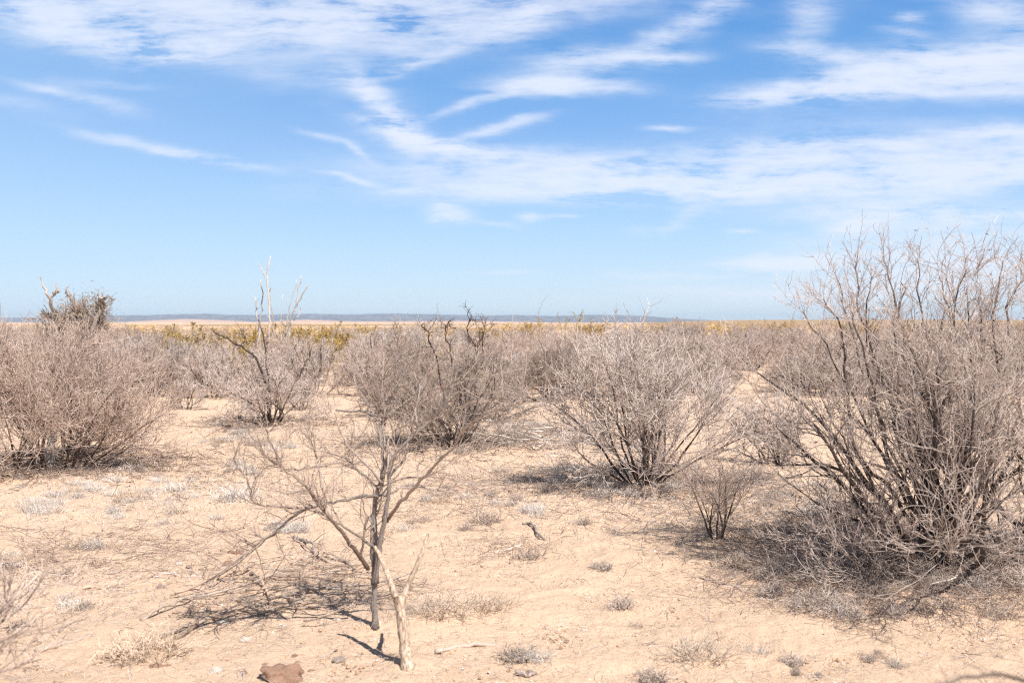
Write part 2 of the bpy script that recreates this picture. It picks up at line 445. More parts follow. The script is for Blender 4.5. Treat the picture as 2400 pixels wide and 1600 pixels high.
def join(parts):
    Vs, Fs, As, Ts = [], [], [], []; off = 0
    for (V, Fq, a, t_) in parts:
        Vs.append(V); Fs.append(Fq + off); As.append(a); Ts.append(t_); off += len(V)
    return np.concatenate(Vs), np.concatenate(Fs), np.concatenate(As), np.concatenate(Ts)
def leaf_quads(rng, pos, size, stretch=2.0, flat=0.0):
    M = len(pos)
    a = unit(rng.normal(size=(M, 3)) + np.array([0, 0, flat])); b = unit(np.cross(a, rng.normal(size=(M, 3))))
    s = (size * rng.uniform(.5, 1.3, M))[:, None]
    V = np.stack([pos - b * s * .5, pos + a * s * stretch * .5 - b * s * .15, pos + b * s * .5, pos - a * s * stretch * .5 + b * s * .1], 1).reshape(-1, 3)
    Fq = np.arange(M * 4).reshape(M, 4)
    return V, Fq, np.repeat(rng.uniform(0, 1, M), 4), np.repeat(rng.uniform(0, 1, M), 4)

def shrub_geo(seed, H, W, stems=14, n1=6, n2=6, n3=5, r0=.013, wob=.13, kink=.05, up=.05, tw=.0016, spread=(8, 68),
              lean=(0, 0), pods=0, leaf=0, leaf_size=.012, base_r=.10, low=True, t1=.95, whip=1.0, sect=None, t0=.12, stout=.22):
    """returns list of stem pieces, crown pieces, leaf piece"""
    rng = np.random.default_rng(seed)
    az = np.arange(stems) * 2 * math.pi / stems + rng.normal(0, .35, stems)
    if sect is not None: az = rng.uniform(sect[0], sect[1], stems)
    tl = np.radians(rng.uniform(spread[0], spread[1], stems))
    if sect is None: tl[0] = R(6)
    d = np.stack([np.sin(tl) * np.cos(az), np.sin(tl) * np.sin(az), np.cos(tl)], -1) + np.array([lean[0], lean[1], 0])
    Lc = 1 / np.sqrt((np.sin(tl) / W) ** 2 + (np.cos(tl) / H) ** 2) * rng.uniform(.68, .98, stems)
    st = np.stack([np.cos(az), np.sin(az), 0 * az], -1) * base_r * rng.uniform(.2, 1, stems)[:, None] * np.array([1, 1, 0]) - np.array([0, 0, .05])
    K = 11
    p0 = grow(rng, st, d, Lc, K, wob, up, kink)
    ra0 = radii(r0 * rng.uniform(.6, 1.15, stems), np.maximum(np.full(stems, tw * 1.8), r0 * stout), K)
    ra0[:, -2] *= .8; ra0[:, -1] = tw * 1.2
    s, dd, r, t, ix = spawn(rng, p0, ra0, n1, t0, t1, R(22), R(62))
    dd = unit(dd + unit(np.stack([s[:, 0], s[:, 1], 0 * r], -1)) * .25 + np.array([0, 0, .12]))
    L1 = Lc[ix] * (.62 - .38 * t) * rng.uniform(.6, 1.25, len(s)) * whip
    p1 = grow(rng, s, dd, L1, 8, wob * 1.05, up, kink * 1.2)
    ra1 = radii(np.maximum(r * .48, tw * 1.5), np.full(len(s), tw * 1.1), 8)
    s, dd, r, t, ix = spawn(rng, np.concatenate([p1]), ra1, n2, .08, .97, R(18), R(58))
    L2 = L1[ix] * (.66 - .38 * t) * rng.uniform(.5, 1.35, len(s)) * whip
    p2 = grow(rng, s, unit(dd + np.array([0, 0, .10])), L2, 6, wob * 1.1, up * .8, kink * 1.4)
    ra2 = radii(np.maximum(np.minimum(r * .6, tw * 2.6), tw * 1.15), np.full(len(s), tw * .85), 6)
    dr_ = max(.0040, tw * 2.25)
    crown = [tube(rng, p1, ra1, 4, .08, dark_r=dr_), tube(rng, p2, ra2, 3, dark_r=dr_)]
    src = p2; rsrc = ra2
    if n3:
        s, dd, r, t, ix = spawn(rng, p2, ra2, n3, .08, 1.0, R(18), R(60))
        L3 = np.maximum(L2[ix] * .62, H * .035) * (1 - .4 * t) * rng.uniform(.4, 1.4, len(s))
        p3 = grow(rng, s, dd, L3, 4, wob * 1.2, up, kink * 1.5)
        ra3 = radii(np.full(len(s), tw), np.full(len(s), tw * .65), 4)
        crown.append(tube(rng, p3, ra3, 3, dark_r=dr_)); src = p3
    lf = None
    tips = src[:, -1]
    if pods:
        sel = tips[rng.permutation(len(tips))[:pods]]
        lf = leaf_quads(rng, sel, .011, 2.2)
    if leaf:
        pk = src.reshape(-1, 3)[rng.integers(0, src.shape[0] * src.shape[1], leaf)]
        lf = leaf_quads(rng, pk + rng.normal(0, .012, pk.shape), leaf_size, 1.9)
    stem_tubes = [tube(rng, p0[i:i + 1], ra0[i:i + 1], 7, .10) for i in range(stems)]
    allz = np.concatenate([c[0][:, 2] for c in crown]);
    def clampz(pc):
        V = pc[0]; m = V[:, 2] < .012
        V[m, 2] = .012 + np.abs(V[m, 2]) * .03
        return pc
    crown = [clampz(c) for c in crown]
    return stem_tubes, crown, lf

def build_shrub(name, loc, label, cat, mat, stemmat, group=None, rz=0., separate=True, leafmat=None, leafname='foliage', extra=None, **kw):
    st, cr, lf = shrub_geo(**kw)
    root = empty(name, loc, label, cat, group, rz)
    if separate:
        for s in st: mesh_obj('stem', s[0], s[1], stemmat, root, s[2], s[3])
    else:
        V, Fq, a, t_ = join(st); mesh_obj('trunk', V, Fq, stemmat, root, a, t_)
    V, Fq, a, t_ = join(cr); mesh_obj('crown', V, Fq, mat, root, a, t_)
    if lf is not None: mesh_obj(leafname, lf[0], lf[1], leafmat or M_POD, root, lf[2], lf[3], smooth=False)
    return root

def trace(points, r_a, r_b, rng, sub=4, jit=.004):
    """smooth polyline through world points -> (pts(1,K,3), rad)"""
    p = np.asarray(points, float)
    out_ = []
    n = len(p)
    for i in range(n - 1):
        a0 = p[max(i - 1, 0)]; b0 = p[i]; c0 = p[i + 1]; d0 = p[min(i + 2, n - 1)]
        for s in range(sub):
            t = s / sub
            out_.append(.5 * ((2 * b0) + (-a0 + c0) * t + (2 * a0 - 5 * b0 + 4 * c0 - d0) * t * t + (-a0 + 3 * b0 - 3 * c0 + d0) * t ** 3))
    out_.append(p[-1])
    q = np.array(out_)
    q[1:-1] += rng.normal(0, jit, q[1:-1].shape)
    t = np.linspace(0, 1, len(q)) ** .9
    return q[None], (r_a * (1 - t) + r_b * t)[None]

# ------------------------------------------------------------------ shrub sites first (they raise the sand a little)
def site(px, py): return G(px, py)
HERO = {
    'big_right': (2200, 1318), 'edge_right': (2530, 1330), 'left_big': (110, 1085), 'mid_right': (1510, 1132),
    'small_dark': (1815, 1088), 'small_pale': (1682, 1258), 'centre': (1058, 1045), 'centre_right': (1285, 940),
    'left_mid': (632, 992), 'tiny_left': (436, 958), 'fan': (2135, 1345),
}
for k, (px, py) in HERO.items():
    g = G(px, py)
    if k in ('big_right', 'left_big', 'mid_right', 'centre', 'left_mid', 'fan'):
        MOUNDS.append((g[0], g[1], .07, .9))

for (px, py, h_, w_) in [(879, 1466, .022, .13), (955, 1560, .022, .12), (1682, 1260, .03, .2), (1458, 1432, .02, .12), (1410, 1338, .018, .1), (1880, 1435, .025, .2), (1960, 1445, .025, .18), (1035, 1445, .02, .2)]:
    g = G(px, py); MOUNDS.append((g[0], g[1], h_, w_))

# ------------------------------------------------------------------ ground sheet (one polar grid, fine where the photo looks)
def build_ground():
    fine = np.radians(np.linspace(-36, 36, 900)); coarse = np.radians(np.linspace(36, 324, 160))[1:-1]
    th = np.concatenate([fine, coarse]); A = len(th)
    r = np.concatenate([np.geomspace(.35, 3, 50, endpoint=False), np.geomspace(3, 26, 560, endpoint=False), np.geomspace(26, 30000, 170)])
    rr, tt = np.meshgrid(r, th, indexing='ij')
    x = rr * np.sin(tt); y = rr * np.cos(tt)
    z = ground_h(x, y)
    # small clods and ripples
    rng = np.random.default_rng(5)
    fade = np.clip(1 - (rr - 8) / 14, 0, 1)
    def vn(s, seed):
        g = np.random.default_rng(seed).random((512, 512))
        a = x / s; b = y / s
        i = np.floor(a).astype(int); j = np.floor(b).astype(int); fa = a - i; fb = b - j
        fa = fa * fa * (3 - 2 * fa); fb = fb * fb * (3 - 2 * fb)
        gi = lambda p, q: g[p % 512, q % 512]
        return (gi(i, j) * (1 - fa) + gi(i + 1, j) * fa) * (1 - fb) + (gi(i, j + 1) * (1 - fa) + gi(i + 1, j + 1) * fa) * fb - .5
    dz = .022 * vn(.22, 1) + .012 * vn(.09, 2) + .007 * vn(.045, 3) + .004 * vn(.022, 4)
    dz = dz + .016 * np.clip(vn(.5, 8) * vn(.13, 9) * 5, 0, 1)
    dz = dz + .010 * np.maximum(vn(.06, 6), .22) * 1.5
    z = z + fade * dz
    V = np.stack([x, y, z], -1).reshape(-1, 3)
    V = np.vstack([V, [[0, 0, 0]]])
    i = np.arange(len(r) - 1)[:, None] * A; j = np.arange(A)[None, :]; j2 = (j + 1) % A
    Fq = np.stack([i + j, i + A + j, i + A + j2, i + j2], -1).reshape(-1, 4)[:, ::-1]
    c = len(V) - 1
    Ft = np.stack([np.full(A, c), np.arange(A), (np.arange(A) + 1) % A], -1)[:, ::-1]
    o = mesh_obj('ground', V, Fq, M_SAND, Ft=Ft)
    tag(o, kind='structure')
build_ground()

# ------------------------------------------------------------------ far land
def ridge(name, y0, y1, x0, x1, prof, mat, seed, nx=420, ny=26, rough=1.0, power=.6):
    """a long hill with real depth: prof(xn) gives its height in metres"""
    rng = np.random.default_rng(seed)
    xs = np.linspace(x0, x1, nx); t = np.linspace(0, 1, ny)
    X, T = np.meshgrid(xs, t, indexing='ij')
    Y = y0 + (y1 - y0) * T
    hh = prof(xs)[:, None]
    cross = np.where(T < .5, (np.clip(T / .5, 0, 1)) ** power, 1 - ((T - .5) / .5) ** 3)
    gully = sum(a * np.sin(xs[:, None] / s + ph + 2.0 * T) for a, s, ph in ((.10, 90, 0), (.07, 37, 2), (.05, 17, 1)))
    Z = hh * cross * (1 + rough * gully * (1 - cross) * 2) + rng.normal(0, .012, X.shape) * hh * rough - 6 * (1 - cross)
    V = np.stack([X, Y, Z], -1).reshape(-1, 3)
    i = np.arange(nx - 1)[:, None] * ny; j = np.arange(ny - 1)[None, :]
    Fq = np.stack([i + j, i + ny + j, i + ny + j + 1, i + j + 1], -1).reshape(-1, 4)
    o = mesh_obj(name, V, Fq, mat)
    return tag(o, kind='structure')
M_MESA = stone_mat('mesa_scrub_haze_tint', (.075, .08, .105), (.19, .175, .19), .009)  # scrub colour tinted blue: some of the distance haze is painted in
M_HILL = stone_mat('tan_hill', (.50, .31, .22), (.62, .42, .31), .02)
def img_h(D, py): return EYE + (755 - py) / F_PX * D * 1.0
MX = [(-1300, 744), (0, 744), (120, 743), (260, 739), (330, 738), (400, 736.5), (460, 735.5), (520, 737.5), (600, 738), (700, 735), (790, 736.5), (900, 734.5), (1050, 737), (1130, 739), (1200, 738), (1300, 740), (1370, 737), (1460, 738), (1520, 741), (1600, 746), (1700, 751), (1800, 754), (2600, 756)]
def prof_from(table, D, seed, amp):
    xs = np.array([(a - 1200) / F_PX * D for a, b in table]); hs_ = np.array([img_h(D, b) for a, b in table])
    def f_(x):
        return np.maximum(np.interp(x, xs, hs_) + amp * (np.sin(x / 160 + seed) + .6 * np.sin(x / 61 + 2 * seed) + .4 * np.sin(x / 23)), 0)
    return f_
D1 = 8500
ridge('mesa_hills', D1 - 1100, D1 + 1500, -8500, 2600, prof_from(MX, D1, 1, 1.1), M_MESA, 3, nx=900, power=.55, rough=2.2)
HX = [(-1000, 760), (250, 755), (330, 750), (400, 747.5), (480, 751), (540, 755), (600, 754), (690, 748.5), (760, 751.5), (830, 753), (980, 752), (1100, 752), (1300, 755.5), (2000, 757)]
D2 = 3600
ridge('tan_hills', D2 - 500, D2 + 800, -3200, 900, prof_from(HX, D2, 2, .35), M_HILL, 4, nx=500, rough=.5, power=.9)
BX = [(-1000, 760), (1150, 758), (1330, 751.5), (1500, 750.5), (1640, 752), (1720, 757), (2500, 760)]
ridge('dark_plain_rise', 5000, 6500, -2500, 2600, prof_from(BX, 5600, 5, .3), M_MESA, 6, nx=300, rough=.4)
RX = [(-1000, 762), (1560, 760), (1660, 755), (1760, 751), (1860, 748.5), (2000, 748), (2400, 748), (3400, 749)]

# ------------------------------------------------------------------ big bush on the right
g = G(*HERO['big_right'])
big = build_shrub('mesquite_bush', g, 'largest grey leafless bush with thick dark stems and pods on its top twigs', 'bush', M_MESQ, M_BROWN,
                  seed=11, t0=.2, H=1.74, W=1.62, stems=23, n1=9, n2=8, n3=5, r0=.0215, wob=.125, kink=.06, up=.06, tw=.00135, spread=(6, 66), base_r=.16, pods=900, leafname='foliage')
# a few long crooked limbs that stand above the crown
rng = np.random.default_rng(77)
for k, (px, py, dd, r_) in enumerate([(2110, 660, 6.1, .013), (2070, 610, 6.2, .010), (2300, 670, 6.4, .012), (1990, 720, 5.9, .010), (2400, 640, 6.5, .010), (1930, 700, 6.0, .008), (2200, 650, 6.5, .009), (1960, 650, 6.1, .007), (2040, 660, 6.3, .008), (2150, 610, 6.3, .008), (2260, 620, 6.0, .008), (2350, 610, 6.2, .008), (2240, 700, 6.1, .009), (2010, 610, 6.4, .007), (1880, 730, 6.2, .006), (2320, 700, 6.6, .008)]):
    tip = P(px, py, dd) - g
    mid = tip * .5 + rng.normal(0, .07, 3) + np.array([tip[0] * .15, 0, -.05])
    q, ra = trace([np.array([0, 0, -.05]) + rng.normal(0, .05, 3) * [1, 1, 0], mid * .5, mid, tip * .8 + rng.normal(0, .04, 3), tip], r_ * 1.8, .003, rng, 5, .009)
    T_ = tube(rng, q, ra, 7, .1); mesh_obj('limb', T_[0], T_[1], M_BROWN, big, T_[2], T_[3])
    s, dr, r, t, ix = spawn(rng, q, ra, 26, .42, 1., R(20), R(60))
    l1 = rng.uniform(.09, .34, len(s)); p1 = grow(rng, s, unit(dr + [0, 0, .3]), l1, 7, .13, .06, .12); r1 = radii(np.minimum(r * .5, .003), np.full(len(s), .0012), 7)
    s, dr, r, t, ix = spawn(rng, p1, r1, 6, .15, 1., R(25), R(60))
    p2 = grow(rng, s, dr, rng.uniform(.04, .16, len(s)), 5, .15, .05, .12); r2 = radii(np.full(len(s), .0013), np.full(len(s), .0008), 5)
    T_ = join([tube(rng, p1, r1, 4), tube(rng, p2, r2, 3)]); mesh_obj('crown', T_[0], T_[1], M_MESQ, big, T_[2], T_[3])

g = G(*HERO['edge_right'])
build_shrub('mesquite_bush', g, 'tall dark-limbed bush cut off by the edge behind the largest bush', 'bush', M_MESQ, M_BROWN,
            seed=23, H=1.75, W=1.25, stems=13, n1=9, n2=8, n3=5, r0=.024, wob=.13, kink=.06, up=.055, tw=.0014, spread=(6, 64), base_r=.14, pods=400, leafname='foliage')
g = G(*HERO['fan'])
build_shrub('twiggy_shrub', g, 'low pale pinkish fan of bare twigs leaning out from under the largest bush', 'shrub', M_GREY, M_GREY,
            seed=31, H=.55, W=.95, stems=16, n1=7, n2=5, n3=3, r0=.007, wob=.11, kink=.05, up=.03, tw=.0017, spread=(35, 80), sect=(R(110), R(215)), base_r=.08)
g = G(2330, 1300)
build_shrub('twiggy_shrub', g, 'low pale tangle of twigs at the right foot of the largest bush', 'shrub', M_GREY, M_GREY,
            seed=33, H=.5, W=.7, stems=14, n1=6, n2=5, n3=3, r0=.006, wob=.16, kink=.06, up=.03, tw=.0016, spread=(25, 80), base_r=.12)
g = G(2020, 1240)
build_shrub('twiggy_shrub', g, 'low brownish brush in the shade left of the largest bush', 'shrub', M_DARK, M_DARK,
            seed=35, H=.42, W=.75, stems=15, n1=6, n2=5, n3=3, r0=.006, wob=.18, kink=.06, up=.02, tw=.0016, spread=(30, 80), base_r=.15)

# ------------------------------------------------------------------ other near bushes
g = G(*HERO['mid_right'])
build_shrub('acacia_bush', g, 'round vase-shaped grey bush in the middle with several bare stems at its foot', 'bush', M_GREY, M_DARK,
            seed=41, t0=.27, H=1.42, W=1.14, stems=24, n1=10, n2=8, n3=3, r0=.0135, wob=.08, kink=.045, up=.055, whip=1.12, tw=.0024, spread=(6, 64), base_r=.10, pods=60, leafname='foliage')
g = G(*HERO['small_dark'])
build_shrub('acacia_bush', g, 'small dark open bush just left of the largest bush', 'bush', M_BROWN, M_BROWN,
            seed=43, t0=.25, H=.95, W=.55, stems=13, n1=7, n2=6, n3=3, r0=.014, wob=.13, kink=.08, up=.06, tw=.0026, spread=(5, 52), base_r=.09)
g = G(*HERO['small_pale'])
build_shrub('acacia_bush', g, 'knee-high pale bush with a dark double trunk and thin spreading twigs', 'bush', M_GREY, M_DARK,
            seed=47, t0=.24, H=.84, W=.50, stems=8, n1=8, n2=7, n3=4, r0=.0095, wob=.11, kink=.08, up=.05, tw=.0012, spread=(3, 46), base_r=.035)
g = G(*HERO['centre'])
build_shrub('acacia_bush', g, 'wide tangled bush behind the near bare tree with dark dead branches on top', 'bush', M_DARK, M_DARK,
            seed=53, H=1.52, W=1.2, stems=22, n1=8, n2=7, n3=5, r0=.017, wob=.17, kink=.10, up=.045, tw=.0025, spread=(6, 72), base_r=.15)
gc = g
rng = np.random.default_rng(54)
dead = empty('dead_shrub', G(1085, 1015), 'crooked black dead branches standing above the wide tangled bush', 'dead shrub')
gd = np.array(dead.location)
for (px, py, dd) in [(1105, 738, 12.6), (1050, 752, 12.4), (1140, 752, 12.9), (995, 765, 12.5), (1125, 800, 12.5)]:
    tip = P(px, py, dd) - gd
    q, ra = trace([np.array([0, 0, -.05]), tip * .35 + rng.normal(0, .06, 3), tip * .65 + rng.normal(0, .06, 3), tip * .85 + rng.normal(0, .05, 3), tip], .017, .004, rng, 4, .014)
    T_ = tube(rng, q, ra, 6, .1); mesh_obj('stem', T_[0], T_[1], M_DARK, dead, np.ones(len(T_[0])), T_[3] * .3)
    s, dr, r, t, ix = spawn(rng, q, ra, 9, .5, 1., R(25), R(65))
    p1 = grow(rng, s, unit(dr + [0, 0, .2]), rng.uniform(.08, .26, len(s)), 6, .2, .04, .15); r1 = radii(np.full(len(s), .006), np.full(len(s), .002), 6)
    s, dr, r, t, ix = spawn(rng, p1, r1, 5, .2, 1., R(25), R(65))
    p2 = grow(rng, s, dr, rng.uniform(.04, .13, len(s)), 4, .2, .05, .15); r2 = radii(np.full(len(s), .003), np.full(len(s), .0016), 4)
    T_ = join([tube(rng, p1, r1, 4), tube(rng, p2, r2, 3)]); mesh_obj('crown', T_[0], T_[1], M_DARK, dead, np.full(len(T_[0]), .85), T_[3] * .4)
g = G(*HERO['centre_right'])
build_shrub('acacia_bush', g, 'dark dense bush between the wide tangled bush and the round vase-shaped one', 'bush', M_BROWN, M_BROWN,
            seed=59, H=1.48, W=1.0, stems=18, n1=8, n2=7, n3=4, r0=.016, wob=.17, kink=.09, up=.05, tw=.0029, spread=(6, 66), base_r=.14)
g = G(*HERO['left_mid'])
build_shrub('acacia_bush', g, 'rounded grey bush on bare sand in front of the tall pale canes', 'bush', M_GREY, M_DARK,
            seed=61, t0=.18, H=1.25, W=1.05, stems=19, n1=8, n2=7, n3=5, r0=.015, wob=.15, kink=.09, up=.05, tw=.0026, spread=(6, 70), base_r=.16)
rng = np.random.default_rng(62)
for (pts_, ra_) in [([(632, 985), (622, 900), (590, 830), (540, 800), (515, 785), (500, 775)], .019), ([(636, 985), (628, 880), (618, 800), (612, 765)], .017), ([(560, 815), (572, 795), (568, 775)], .009), ([(650, 985), (690, 900), (718, 850), (730, 815)], .014)]:
    root_ = empty('dead_branch', g, {.019: 'dark crooked limb arching left above the rounded grey bush', .017: 'dark straight limb rising through the rounded grey bush', .009: 'short dark spur above the rounded grey bush', .014: 'dark limb leaning right out of the rounded grey bush'}[ra_], 'branch')
    q, ra = trace([P(a, b, g[1] - .35) - g for a, b in pts_], ra_, .005, rng, 4, .012)
    T_ = tube(rng, q, ra, 6, .1); mesh_obj('branch', T_[0], T_[1], M_BROWN, root_, T_[2], T_[3])
    s_, dr, rr_, t, ix = spawn(rng, q, ra, 12, .35, 1., R(25), R(65))
    p1 = grow(rng, s_, unit(dr + [0, 0, .2]), rng.uniform(.06, .24, len(s_)), 5, .18, .04, .15)
    T_ = tube(rng, p1, radii(np.full(len(s_), .0045), np.full(len(s_), .002), 5), 4); mesh_obj('crown', T_[0], T_[1], M_BROWN, root_, T_[2], T_[3])
g = G(*HERO['left_big'])
build_shrub('broom_bush', g, 'large dense whippy bush at the left with long fine pinkish-grey twigs sweeping outwards', 'bush', M_GREY, M_DARK,
            seed=67, H=1.36, W=1.30, stems=44, n1=12, n2=8, n3=4, r0=.012, wob=.075, kink=.03, up=.05, tw=.0021, t0=.10, spread=(4, 86), base_r=.5, whip=1.15)
g = G(*HERO['tiny_left'])
build_shrub('acacia_bush', g, 'small thin bush standing alone on sand right of the large whippy bush', 'bush', M_GREY, M_DARK,
            seed=71, H=.62, W=.62, stems=13, n1=6, n2=5, n3=3, r0=.011, wob=.14, kink=.06, up=.05, tw=.0024, spread=(5, 66), base_r=.10)
g = G(706, 960)
build_shrub('acacia_bush', g, 'small dark-footed bush close to the right side of the rounded grey bush', 'bush', M_GREY, M_DARK,
            seed=73, H=.75, W=.6, stems=12, n1=6, n2=5, n3=3, r0=.011, wob=.15, kink=.08, up=.05, tw=.0024, spread=(5, 66), base_r=.12)
g = G(800, 905)
build_shrub('acacia_bush', g, 'low pale cushion of twigs on sand behind the near bare tree', 'bush', M_GREY, M_GREY,
            seed=74, H=.55, W=.8, stems=14, n1=6, n2=6, n3=3, r0=.008, wob=.13, kink=.06, up=.05, tw=.0026, spread=(5, 80), base_r=.2)
g = G(1150, 985)
build_shrub('acacia_bush', g, 'grey bush with straw-coloured inner twigs at the right of the wide tangled bush', 'bush', M_GREY, M_DARK,
            seed=75, H=1.25, W=.85, stems=16, n1=8, n2=6, n3=4, r0=.013, wob=.18, kink=.09, up=.04, tw=.0026, spread=(6, 70), base_r=.16)
g = G(930, 975)
build_shrub('acacia_bush', g, 'grey bush filling the left side of the wide tangled bush', 'bush', M_DARK, M_DARK,
            seed=76, H=1.2, W=.9, stems=16, n1=8, n2=6, n3=4, r0=.013, wob=.18, kink=.09, up=.04, tw=.0026, spread=(6, 72), base_r=.16)

# out-of-focus bushes close to the lens
def near_bush(seed, loc, label, **kw):
    return build_shrub('twiggy_shrub', (loc[0], loc[1], float(ground_h(loc[0], loc[1]))), label, 'shrub', M_GREY, M_GREY, seed=seed, **kw)
near_bush(81, (-1.06, 1.62), 'blurred pale shrub in the bottom left corner close to the lens', H=1.02, W=.46, stems=18, n1=9, n2=6, n3=3, r0=.007, wob=.16, kink=.08, up=.05, tw=.0022, spread=(4, 40), base_r=.07)
near_bush(83, (-2.08, 3.15), 'half-hidden shrub at the left edge reaching bare twigs into view', H=1.12, W=.62, stems=12, n1=7, n2=5, n3=3, r0=.010, wob=.10, kink=.06, up=.04, tw=.0018, spread=(6, 50), base_r=.08)
near_bush(85, (-2.62, 4.6), 'low ashy shrub at the left edge beside scattered twigs', H=.42, W=.5, stems=14, n1=6, n2=5, n3=3, r0=.005, wob=.16, kink=.06, up=.04, tw=.0014, spread=(6, 75), base_r=.1)

# ------------------------------------------------------------------ near bare tree
def Z2(zx, zy): return 500 + zx / 2.0913, 850 + zy / 2.0913
rng = np.random.default_rng(101)
gt = G(*Z2(793, 1285))
TD = gt[1]
tree = empty('bare_tree', gt, 'nearest bare slender tree with rough brown trunk and forking grey branches', 'tree')
def tpts(lst, d0, d1):
    n_ = len(lst)
    return [P(*Z2(a, b), TD + d0 + (d1 - d0) * (i / (n_ - 1)) ** 1.0) - gt for i, (a, b) in enumerate(lst)]
TRUNKS = [
    ([(793, 1300), (788, 1200), (792, 1060), (784, 940), (795, 860), (790, 740), (800, 650), (825, 560), (832, 450), (822, 330), (836, 240), (826, 150), (838, 60)], 0, .10, .0150, .004),
    ([(792, 1080), (806, 960), (818, 880), (836, 790), (850, 700), (862, 620), (862, 540), (884, 460), (935, 400), (1010, 330), (1085, 262), (1130, 200), (1165, 140), (1190, 50), (1205, -40)], 0, -.15, .0135, .0035),
    ([(778, 960), (776, 860), (782, 760), (792, 660)], .03, .05, .011, .007),
]
BR = [
    ([(850, 780), (875, 735), (940, 660), (1020, 570), (1100, 490), (1180, 410), (1225, 335), (1290, 275), (1360, 235), (1440, 205)], -.02, -.35, .0100, .003),
    ([(800, 655), (740, 655), (660, 668), (590, 680), (500, 704), (430, 722), (350, 790), (230, 880), (120, 965), (-20, 1062)], 0, -.12, .0085, .0035),
    ([(470, 708), (400, 745), (320, 815), (200, 915), (90, 1000), (-60, 1090)], -.10, -.02, .0075, .0030),
    ([(800, 655), (860, 640), (920, 615), (985, 600), (1040, 560), (1140, 512), (1222, 470)], 0, .15, .0065, .002),
    ([(470, 712), (400, 712), (330, 702), (200, 685), (180, 610), (150, 545), (105, 500)], -.1, -.3, .0060, .0018),
    ([(760, 1010), (715, 945), (660, 870), (610, 805), (570, 755), (510, 685), (470, 625), (400, 562), (330, 510), (240, 440), (150, 362)], 0, -.35, .0115, .0025),
    ([(790, 900), (700, 842), (620, 790), (530, 742), (450, 705)], .02, -.10, .0075, .0035),
    ([(330, 512), (302, 430), (270, 375), (262, 325)], -.30, -.38, .0050, .0016),
    ([(560, 750), (545, 650), (520, 545), (502, 460), (470, 380), (420, 322), (375, 280)], -.18, -.05, .0065, .0020),
    ([(815, 610), (720, 540), (680, 492), (600, 450), (500, 430)], 0, .22, .0070, .0022),
    ([(830, 602), (780, 530), (700, 450), (640, 380), (610, 300), (588, 230)], 0, -.20, .0070, .0020),
    ([(330, 530), (450, 515), (560, 500), (625, 490), (720, 530)], .05, .12, .0035, .0045),
    ([(828, 560), (850, 470), (835, 340), (850, 265), (930, 200), (1010, 150), (1045, 60)], 0, .28, .0075, .0025),
    ([(830, 420), (800, 300), (760, 200), (700, 110), (690, 40)], .02, .30, .0060, .0020),
    ([(1085, 262), (1160, 180), (1260, 110), (1330, 60)], -.10, -.3, .0055, .0018),
    ([(1010, 330), (990, 230), (1010, 130), (985, 40)], -.08, .1, .0055, .0018),
    ([(880, 465), (858, 400), (875, 340), (940, 300)], -.02, .1, .0050, .0020),
    ([(862, 590), (960, 562), (1080, 558), (1170, 566), (1225, 550)], 0, .35, .0045, .0016),
    ([(900, 612), (985, 605), (1080, 618), (1180, 632), (1250, 682)], .05, .45, .0055, .0025),
    ([(600, 232), (680, 236), (760, 243), (825, 300)], .25, .08, .0050, .0070),
    ([(720, 965), (735, 870), (752, 745)], .10, .05, .0075, .0050),
    ([(757, 750), (782, 785), (800, 830)], .05, .02, .0045, .0050),
    ([(860, 560), (935, 470), (960, 330), (1000, 200), (1015, 110)], .02, .20, .0070, .0025),
    ([(455, 715), (430, 800), (390, 880)], -.1, -.15, .0030, .0015),
]
allp = []
for (lst, d0, d1, ra, rb) in TRUNKS:
    q, r = trace(tpts(lst, d0, d1), ra, rb, rng, 5, .0016)
    r = r * rng.uniform(.94, 1.08, r.shape)
    r[0, :3] *= np.array([1.5, 1.3, 1.12]) if d0 == 0 else 1
    T_ = tube(rng, q, r, 12, .11, dark_r=.02); mesh_obj('trunk', T_[0], T_[1], M_TREE, tree, T_[2], T_[3] * 0 + .4)
    allp.append((q, r, True))
for (lst, d0, d1, ra, rb) in BR:
    q, r = trace(tpts(lst, d0, d1), ra, rb, rng, 4, .0024)
    T_ = tube(rng, q, r, 7, .10, dark_r=.010); mesh_obj('branch', T_[0], T_[1], M_TREE, tree, T_[2], T_[3] * .6 + .3)
    allp.append((q, r, False))
tw = []
for (q, r, tr) in allp:
    n_ = max(int(q.shape[1] * (.5 if tr else .62)), 4)
    s, dr, rr_, t, ix = spawn(rng, q, r, n_, .35, 1., R(25), R(70))
    p1 = grow(rng, s, unit(dr + [0, 0, .25]), rng.uniform(.06, .30, len(s)), 6, .13, .04, .12); r1 = radii(np.minimum(rr_ * .55, .0032), np.full(len(s), .0011), 6)
    tw.append(tube(rng, p1, r1, 4, dark_r=.0055))
    s, dr, rr_, t, ix = spawn(rng, p1, r1, 4, .2, 1., R(25), R(65))
    p2 = grow(rng, s, dr, rng.uniform(.03, .16, len(s)), 5, .13, .04, .12); r2 = radii(np.full(len(s), .0013), np.full(len(s), .0008), 5)
    tw.append(tube(rng, p2, r2, 3, dark_r=.0045))
T_ = join(tw); mesh_obj('crown', T_[0], T_[1], M_TREE, tree, T_[2], T_[3])

